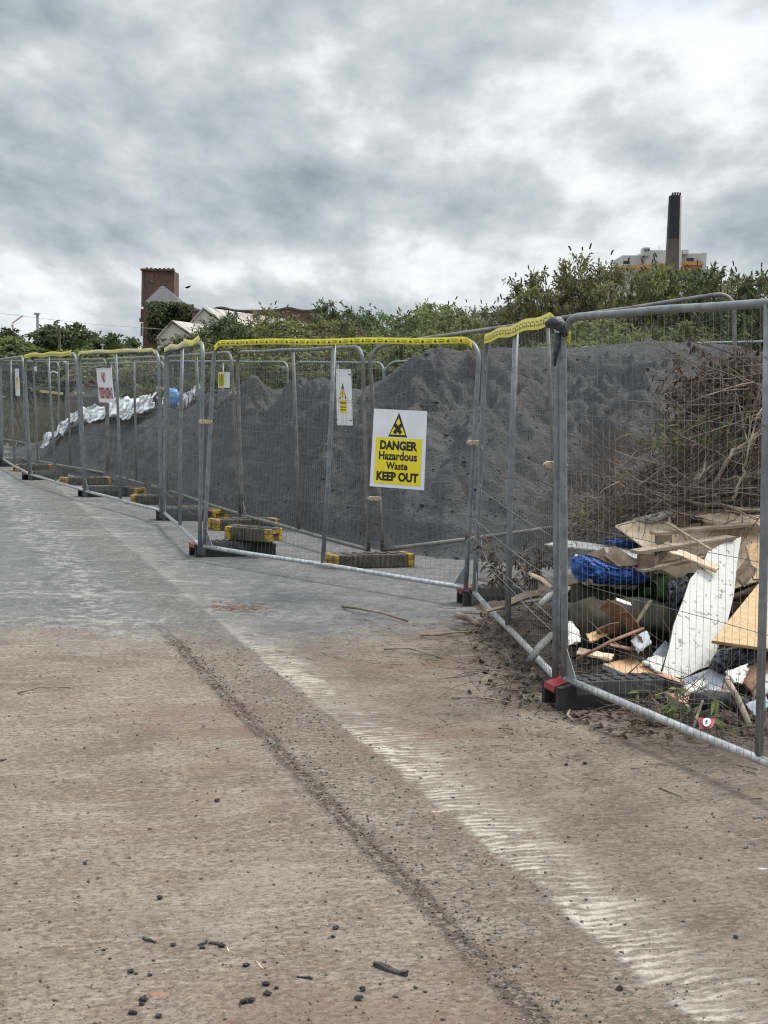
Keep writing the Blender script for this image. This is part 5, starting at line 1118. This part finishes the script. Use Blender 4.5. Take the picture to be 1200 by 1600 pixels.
# blue tarpaulin
def blob_sheet(name, outline, Y0, m, label, cat, depth=.22, seed=0, amp=.05, n=26):
    """crumpled bundle: a rounded lumpy body spanning the outline's box"""
    xs_ = [q_[0] for q_ in outline]; ysx = [q_[1] for q_ in outline]; cxp, cyp = sum(xs_)/len(xs_), sum(ysx)/len(ysx)
    vs = []; R_ = len(outline)
    def rad(a):
        best = 0
        for i in range(R_):
            x0, y0 = outline[i][0]-cxp, outline[i][1]-cyp; x1, y1 = outline[(i+1) % R_][0]-cxp, outline[(i+1) % R_][1]-cyp
            dx, dy = math.cos(a), math.sin(a); den = dx*(y1-y0)-dy*(x1-x0)
            if abs(den) < 1e-9: continue
            t_ = (x0*(y1-y0)-y0*(x1-x0))/den; u_ = (x0*dy-y0*dx)/den
            if t_ > 0 and -1e-6 <= u_ <= 1+1e-6: best = max(best, t_)
        return best
    na, nr = 96, n*2
    for i in range(nr+1):
        th_ = math.pi*i/nr
        for j in range(na):
            a = 2*math.pi*j/na; rr = rad(a)*abs(math.sin(th_))**.7; px, py = cxp+rr*math.cos(a), cyp+rr*math.sin(a)
            n_ = float(fbm(np.array(px*.10+seed), np.array(py*.10+i*.2+seed), 4)); rdg = 1-abs(float(pn(np.array(px*.13+seed*2), np.array(py*.16))))*2.5
            vs.append(P(px, py, Y0-math.cos(th_)*depth*(1 if th_ > math.pi/2 else 1)+(-amp*(n_+.5*rdg) if th_ < math.pi*.6 else 0)))
    fs = [(i*na+j, i*na+(j+1) % na, (i+1)*na+(j+1) % na, (i+1)*na+j) for i in range(nr) for j in range(na)]
    o = link(name, npmesh(name, vs, fs), M[m], None, False); return tag(o, label, cat)
blob_sheet('blue_tarpaulin', [(890, 872), (905, 866), (915, 868), (950, 880), (1000, 890), (1020, 905), (1010, 915), (960, 914), (930, 912), (915, 895), (906, 912), (893, 895)], 8.55, 'blue', 'crumpled deep blue tarpaulin under the cream board', 'tarpaulin', .16, 2, .05)
blob_sheet('blue_sheet_corner', [(940, 845), (965, 841), (990, 846), (1008, 856), (1000, 860), (960, 853)], 8.95, 'blue', 'corner of blue sheet showing behind the cream board', 'tarpaulin', .12, 5, .03)
b2 = MB(); b2.tube([P(899, 868, 8.5), P(914, 878, 8.45)], .012, 6); tag(b2.build('white_rod', M['polyw'], None), 'short white rod on the left end of the blue tarpaulin', 'rod')
# carpet rolls
def roll(pts, r, m, label, spiral=True):
    c = [P(*q_) for q_ in pts]; K = 14; path = []
    for k in range(K+1):
        t_ = k/K*(len(c)-1); i = min(len(c)-2, int(t_)); path.append(c[i].lerp(c[i+1], t_-i))
    b2 = MB(); b2.tube(path, [r*(1+.12*math.sin(k*1.3+r*40)) for k in range(K+1)], 22, False)
    for i_, q_ in enumerate(b2.v):
        q_ = Vector(q_); n0 = float(fbm(np.array(q_.x*5+r*9), np.array(q_.z*7+q_.y*3), 3)); b2.v[i_] = (q_.x+.03*n0, q_.y+.05*n0, q_.z+.055*n0-.02)
    b2.tube(path, [r*.55]*(K+1), 12, False); b2.tube([path[0], path[1]], r*.28, 8, True)
    o = b2.build('carpet_roll', M[m], None, True); tag(o, label, 'carpet roll', 'old carpet rolls in the rubbish'); return o
roll([(888, 938, 8.6), (930, 940, 8.6), (1000, 945, 8.75), (1060, 950, 8.9)], .125, 'carpet', 'upper dark grey green carpet roll below the blue tarpaulin')
roll([(888, 972, 8.2), (950, 965, 8.2), (1010, 965, 8.3), (1065, 985, 8.4)], .125, 'carpet', 'lower dark carpet roll sagging behind the rusty scraps')
roll([(1010, 925, 8.35), (1050, 930, 8.5), (1090, 925, 8.7)], .11, 'turf', 'short roll of dark green artificial turf against the white board')
blob_sheet('black_bag', [(1122, 1015), (1160, 1008), (1200, 1012), (1205, 1045), (1160, 1058), (1118, 1052), (1108, 1035)], 7.75, 'bag', 'black plastic bag in the gap below the chipboard sheet', 'bag', .18, 7, .04)
blob_sheet('dark_sack', [(1040, 905), (1075, 900), (1085, 950), (1060, 1000), (1035, 985), (1030, 940)], 8.45, 'bag', 'dark sack squeezed between carpet and white board', 'bag', .15, 8, .04)
board('laminate_board', [(942, 1037, 7.62), (985, 1028, 7.85), (1060, 1060, 7.6), (1120, 1093, 7.35), (1082, 1108, 7.12), (1040, 1082, 7.3)], .03, 'ply_b', 'orange brown board with grey edge lying flat behind the near foot', 'board', 'greyb')
board('grey_board', [(1062, 1062, 7.55), (1108, 1045, 7.75), (1140, 1055, 7.6), (1130, 1085, 7.35), (1105, 1092, 7.3)], .02, 'greyb', 'blue grey board lying at the foot of the white board', 'board')
board('grey_board', [(1020, 1022, 7.9), (1040, 1000, 8.1), (1048, 1010, 8.05), (1036, 1040, 7.8)], .02, 'greyb', 'small upright blue grey piece left of the white board', 'board')
board('brown_panel', [(1145, 1050, 7.5), (1195, 1018, 7.7), (1240, 1020, 7.6), (1235, 1080, 7.3), (1180, 1085, 7.3)], .02, 'rust', 'reddish brown panel below the chipboard at the right edge', 'board')
for (q0, lb, m_) in (([(1003, 1033, 7.7), (1022, 1024, 7.8), (1040, 1025, 7.8), (1032, 1050, 7.6)], 'torn white scrap left of the white board foot', 'wboard'), ([(1134, 1048, 7.4), (1168, 1036, 7.5), (1170, 1046, 7.45), (1160, 1068, 7.3), (1150, 1066, 7.3)], 'white corner scrap below the chipboard', 'wboard'),
                 ([(1186, 1060, 7.2), (1200, 1052, 7.2), (1215, 1075, 7.1), (1192, 1085, 7.1)], 'white scrap at the right picture edge', 'polyw'), ([(885, 975, 7.75), (892, 970, 7.8), (905, 985, 7.75), (908, 1002, 7.7), (890, 1008, 7.65)], 'pale plastic scrap right behind the nearest post', 'polyw'),
                 ([(1118, 1085, 7.1), (1135, 1060, 7.2), (1150, 1080, 7.1), (1148, 1095, 7.0)], 'brown splintered scrap in front of the grey board', 'timber')):
    board('scrap_piece', q0, .012, m_, lb, 'scrap', jag=.004)
for k, (px, py, Y, a_r, w_, h_, m_, lb) in enumerate(((960, 955, 8.0, 30, .16, .10, 'rust', 'rusty brown curl of bark above the others'), (950, 985, 7.9, -20, .14, .10, 'rust', 'rusty scrap left in the brown scraps'), (985, 975, 7.95, 55, .16, .12, 'rust', 'large rusty plate in front of the carpet'),
                                 (995, 1005, 7.85, 80, .10, .16, 'rust', 'upright rusty plate at the carpet end'), (972, 1010, 7.8, 10, .15, .07, 'rust', 'rusty scrap lying lowest'), (1005, 955, 8.0, -60, .16, .035, 'timber', 'pale plank end sticking up from the rusty scraps'),
                                 (975, 940, 8.1, 18, .10, .03, 'polyw', 'white shard resting on the lower carpet roll'))):
    c = P(px, py, Y); Mx = Matrix.Rotation(R(a_r), 3, 'Y') @ Matrix.Rotation(R(25+k*17), 3, 'X'); b2 = MB(); v4 = [Mx @ Vector(q_) for q_ in ((-w_, 0, -h_*.8), (w_*.8, 0, -h_), (w_, 0, h_*.7), (.3*w_, 0, h_), (-w_*.9, 0, h_*.8))]
    b2.slab([c+q_*.5 for q_ in v4], .008); tag(bevel(b2.build('scrap_piece', M[m_], None), .002, 1), lb, 'scrap')
for (p0, p1, r0, m_, lb) in (((902, 1030, 7.5), (1005, 982, 7.85), .009, 'rust', 'reddish brown rod pointing up from the litter'), ((826, 1034, 7.35), (862, 992, 7.75), .021, 'conc', 'pale round timber stub poking under the narrow panel'), ((830, 898, 9.2), (862, 918, 8.9), .014, 'plyw', 'pale batten slanting behind the narrow panel'),
                           ((845, 945, 8.7), (872, 925, 8.8), .022, 'polyw', 'white tube beside the nearest posts'), ((715, 961, 9.7), (745, 975, 9.4), .022, 'bark', 'sawn log end in front of the red tipped foot'), ((880, 930, 8.6), (900, 915, 8.6), .014, 'polyw', 'small white rod behind the nearest post'),
                           ((790, 945, 9.3), (840, 928, 9.5), .03, 'timber', 'grey weathered plank end behind the narrow panel'), ((760, 955, 9.35), (860, 935, 9.4), .012, 'timber', 'long thin lath lying behind the narrow panel'),
                           ((1135, 1060, 7.1), (1172, 1135, 6.75), .016, 'bark', 'broken branch stub leaning by the right fence post'), ((1080, 1150, 6.6), (1098, 1095, 6.9), .007, 'twig', 'thin curved stick above the red packet')):
    a, b_ = P(*p0), P(*p1); mid_ = (a+b_)/2+Vector((0, 0, .012)); b2 = MB(); b2.tube([a, mid_, b_], [r0, r0*1.05, r0*.9], 9 if m_ != 'timber' else 4); tag(b2.build('stick', M[m_], None, m_ != 'timber'), lb, 'stick')
# concrete slab piece with hollow in the brushwood
root = empty('concrete_slab', P(1035, 720, 9.9), 'broken grey concrete slab with a dark hollow beneath, left of the branches', 'concrete slab')
b2 = MB(); b2.slab([P(985, 735, 9.9), P(998, 712, 10.0), P(1030, 700, 10.1), (P(1070, 684, 10.1)), P(1072, 712, 9.9), P(1050, 722, 9.8), P(1020, 728, 9.8), P(1000, 745, 9.8)], .12); b2.build('slab', M['conc'], root)
b2 = MB(); b2.slab([P(995, 748, 9.95), P(1020, 728, 9.95), P(1052, 724, 9.95), P(1050, 750, 9.95)], .25); b2.build('hollow_shade_block', M['soil'], root)  # solid dark block painted in for the shade of the hollow
# white round bag scrap, rubble crumbs
blob_sheet('plastic_bottle', [(885, 978), (893, 972), (905, 985), (908, 1000), (900, 1008), (886, 1006)], 7.9, 'polyw', 'crushed white plastic container near the posts', 'container', .07, 3, .015)
b2 = MB(); b2.tube([P(1085, 1098, 6.95), P(1110, 1092, 7.0), P(1140, 1096, 7.0), P(1165, 1104, 6.95)], .045, 12); tag(b2.build('black_pipe', M['rubber'], None, True), 'short black pipe lying behind the bottom rail', 'pipe')
# red packet with white roundel
c = [P(1090, 1121, 6.62), P(1119, 1123, 6.6), P(1113, 1138, 6.55), P(1093, 1139, 6.55)]; n_ = (c[2]-c[0]).cross(c[3]-c[1]).normalized()
if n_.dot(CP-c[0]) < 0: n_ = -n_
sp = Board('red_packet', c, 'small crushed red packet with a white roundel under the bottom rail', 'packet', n_, 'pink', .004, .004); sp.root.children[0].data.materials[0] = M['red']
sp.shape('white_roundel', [[(.52+.26*math.cos(k*math.pi/12), .55+.40*math.sin(k*math.pi/12)) for k in range(24)]], 'white', .009)
sp.shape('roundel_mark', [[(.40, .55), (.50, .40), (.66, .50), (.56, .50), (.48, .62), (.60, .74), (.46, .74)]], 'black', .0105)
# cement dust + chips of rubble as stuff
vs, fs = [], []
for k in range(900):
    px_ = rng.uniform(745, 1200); Y = rng.uniform(6.9, 9.8); x_ = (px_-600)/F*Y
    if x_ < .62: continue
    r = float(rng.choice([.006, .012, .022], p=[.8, .18, .02])); rock(vs, fs, (x_, Y, soil_z(x_, Y)+r*.5), r, rng)
tag(link('rubble_chips', npmesh('rubble_chips', vs, fs), M['conc']), 'pale chips of rubble and plaster in the rubbish', 'rubble', kind='stuff')

# ------------------------------------------------------------------ yard litter
vs, fs = [], []
for k in range(15000):
    mode = rng.random()
    if mode < .42:
        r_ = rng.uniform(-.3, 5.6); q_ = rng.normal(0, .045)+.02 if rng.random() < .6 else rng.uniform(0, .45); p = J1+tv*r_+nv*q_
    elif mode < .85:
        Y = 2.9+rng.beta(1, 1.6)*7; p = Vector((rng.uniform(-.30, .30)*Y, Y, 0))
    else:
        Y = rng.uniform(6, 13); p = Vector((rng.uniform(.02, .26)*Y, Y, 0))
    r = float(rng.choice([.0015, .003, .006], p=[.58, .35, .07])); rock(vs, fs, (p.x, p.y, r*.5), r, rng)
tag(link('grit', npmesh('grit', vs, fs), M['grit']), 'fine grit and small stones sprinkled over the concrete', 'grit', kind='stuff')
vs, fs = [], []
for k in range(800):
    Y = 2.9+rng.beta(1, 1.5)*6; p = Vector((rng.uniform(-.30, .30)*Y, Y, 0)); r = float(rng.choice([.0015, .003], p=[.7, .3])); rock(vs, fs, (p.x, p.y, r*.4), r, rng)
tag(link('white_grit', npmesh('white_grit', vs, fs), M['polyw']), 'scattered specks of pale stone on the concrete', 'grit', kind='stuff')
crumbs = [(271, 1478), (385, 1510), (381, 1568), (392, 1566), (418, 1555), (432, 1545), (416, 1540), (520, 1465), (524, 1452), (559, 1562), (224, 1564), (222, 1571), (248, 1590), (348, 1480), (316, 1482), (205, 1520), (234, 1525), (133, 1350), (250, 1405), (339, 1253), (914, 1194), (885, 1196), (968, 1547), (206, 1585), (566, 1548), (1150, 1466)]
for k, (px, py) in enumerate(crumbs):
    p = G(px, py); r = .0055+.004*rng.random(); b2 = MB(); n1_ = 7; vv = []
    for i in range(6):
        for j in range(n1_):
            t_, a = math.pi*i/5, 2*math.pi*j/n1_; rr = r*(1+.35*rng.normal()*.6); vv.append((rr*1.3*math.sin(t_)*math.cos(a), rr*math.sin(t_)*math.sin(a), r*.7+rr*.65*math.cos(t_)))
    b2.add([p+Vector(q_) for q_ in vv], [(i*n1_+j, i*n1_+(j+1) % n1_, (i+1)*n1_+(j+1) % n1_, (i+1)*n1_+j) for i in range(5) for j in range(n1_)])
    tag(b2.build('dirt_crumb', M['stone'], None, False), 'small dark crumb of dirt lying loose on the concrete', 'crumb', 'dark crumbs strewn on the concrete')
def splinter(px0, py0, px1, py1, w_, h_, m_, label, cat='splinter'):
    a, b_ = G(px0, py0), G(px1, py1); u_ = (b_-a).normalized(); v_ = Vector((-u_.y, u_.x, 0)); b2 = MB(); vs = []
    for i in range(6):
        p = a.lerp(b_, i/5); ww = w_*.62*(.25+.75*math.sin(math.pi*(i+.5)/6.4))*(1+.25*rng.normal()); hh_ = h_*.7*(1+.25*rng.normal()); vs += [p-v_*ww, p+v_*ww, p+v_*ww*.8+Vector((0, 0, hh_)), p-v_*ww*.7+Vector((0, 0, hh_*.9))]
    b2.add(vs, [(0, 1, 2, 3), (20, 23, 22, 21)]+[(i*4+j, i*4+4+j, i*4+4+(j+1) % 4, i*4+(j+1) % 4) for i in range(5) for j in range(4)]); return tag(b2.build('splinter', M[m_], None), label, cat)
splinter(584, 1509, 636, 1526, .016, .014, 'stone', 'largest black splinter of wood on the foreground concrete')
splinter(223, 1467, 243, 1474, .010, .008, 'stone', 'short black splinter at the left of the foreground litter')
splinter(326, 1474, 348, 1477, .010, .010, 'stone', 'blunt black splinter right of the short one')
splinter(309, 1478, 323, 1474, .008, .008, 'stone', 'tiny black splinter touching the blunt one')
splinter(464, 1527, 488, 1530, .008, .008, 'stone', 'thin black splinter in the middle of the crumbs')
splinter(400, 1502, 411, 1514, .003, .003, 'plyw', 'thin pale splinter like a matchstick')
splinter(354, 1480, 358, 1488, .003, .003, 'plyw', 'tiny pale sliver beside the blunt splinter')
splinter(674, 1268, 692, 1269, .014, .004, 'pink', 'crushed pink and white scrap beside the pale ridges', 'scrap')
splinter(232, 1553, 264, 1553, .022, .003, 'rust', 'flat reddish brown flake on the foreground concrete', 'flake')
splinter(1177, 1357, 1200, 1359, .007, .004, 'polyw', 'pale green strip at the right edge of the yard', 'strip')
splinter(1178, 1279, 1196, 1277, .016, .008, 'conc', 'pale stone flake near the right edge of the yard', 'flake')
splinter(0, 1190, 9, 1187, .012, .008, 'stone', 'black splinter at the left picture edge')
def ground_stick(pts, r0, label, m_='bark'):
    c = [G(*q_)+Vector((0, 0, r0*1.3+(.02 if 0 < i < len(pts)-1 else 0))) for i, q_ in enumerate(pts)]; b2 = MB(); b2.tube(c, [r0*(1-.5*i/len(c)) for i in range(len(c))], 6); tag(b2.build('twig', M[m_], None, True), label, 'twig')
ground_stick([(535, 951), (560, 958), (600, 966), (637, 974)], .012, 'long thin crooked stick on the grey concrete below the danger panel')
ground_stick([(658, 995), (680, 1000), (705, 996), (740, 990)], .010, 'thin twig on the brown stain right of the crooked stick')
ground_stick([(27, 1085), (60, 1082), (110, 1076)], .005, 'slender twig on the left of the yard')
ground_stick([(600, 1016), (640, 1020), (690, 1030)], .006, 'fine twig below the brown stain')
ground_stick([(890, 1128), (905, 1133), (925, 1124), (950, 1120)], .007, 'curled twig in front of the nearest black foot')
ground_stick([(905, 1122), (890, 1118), (886, 1126), (900, 1132)], .007, 'bent twig loop in front of the nearest black foot')
ground_stick([(705, 1092), (760, 1098), (800, 1100)], .005, 'fine twig left of the nearest foot')
ground_stick([(1030, 1232), (1065, 1246)], .004, 'tiny twig on the right of the yard')
def scatter_patch(name, px, py, sx, sy, n, m_, label, cat, ln=(.02, .08)):
    c = G(px, py); b2 = MB()
    for k in range(n):
        p = c+Vector((rng.normal()*sx, rng.normal()*sy, .004)); a = rng.uniform(0, 6.28) if rng.random() < .5 else rng.normal()*.5; L_ = rng.uniform(*ln)
        b2.tube([p, p+Vector((math.cos(a)*L_, math.sin(a)*L_, rng.uniform(0, .01)))], [.0025, .001], 3, False)
    tag(b2.build(name, M[m_], None), label, cat, kind='stuff')
scatter_patch('pine_debris', 372, 950, .13, .12, 120, 'rust', 'small patch of reddish brown twig litter on the grey concrete', 'litter')
scatter_patch('twig_litter', 640, 1010, .5, .5, 160, 'twig', 'fine twig litter over the brown stain', 'litter', (.02, .14))
scatter_patch('twig_litter', 780, 985, .25, .6, 260, 'twig', 'fine twig litter in front of the narrow panel', 'litter', (.02, .14))
scatter_patch('twig_litter', 1010, 1150, .45, .35, 260, 'twig', 'dark twig litter below the near bottom rail', 'litter', (.01, .08))
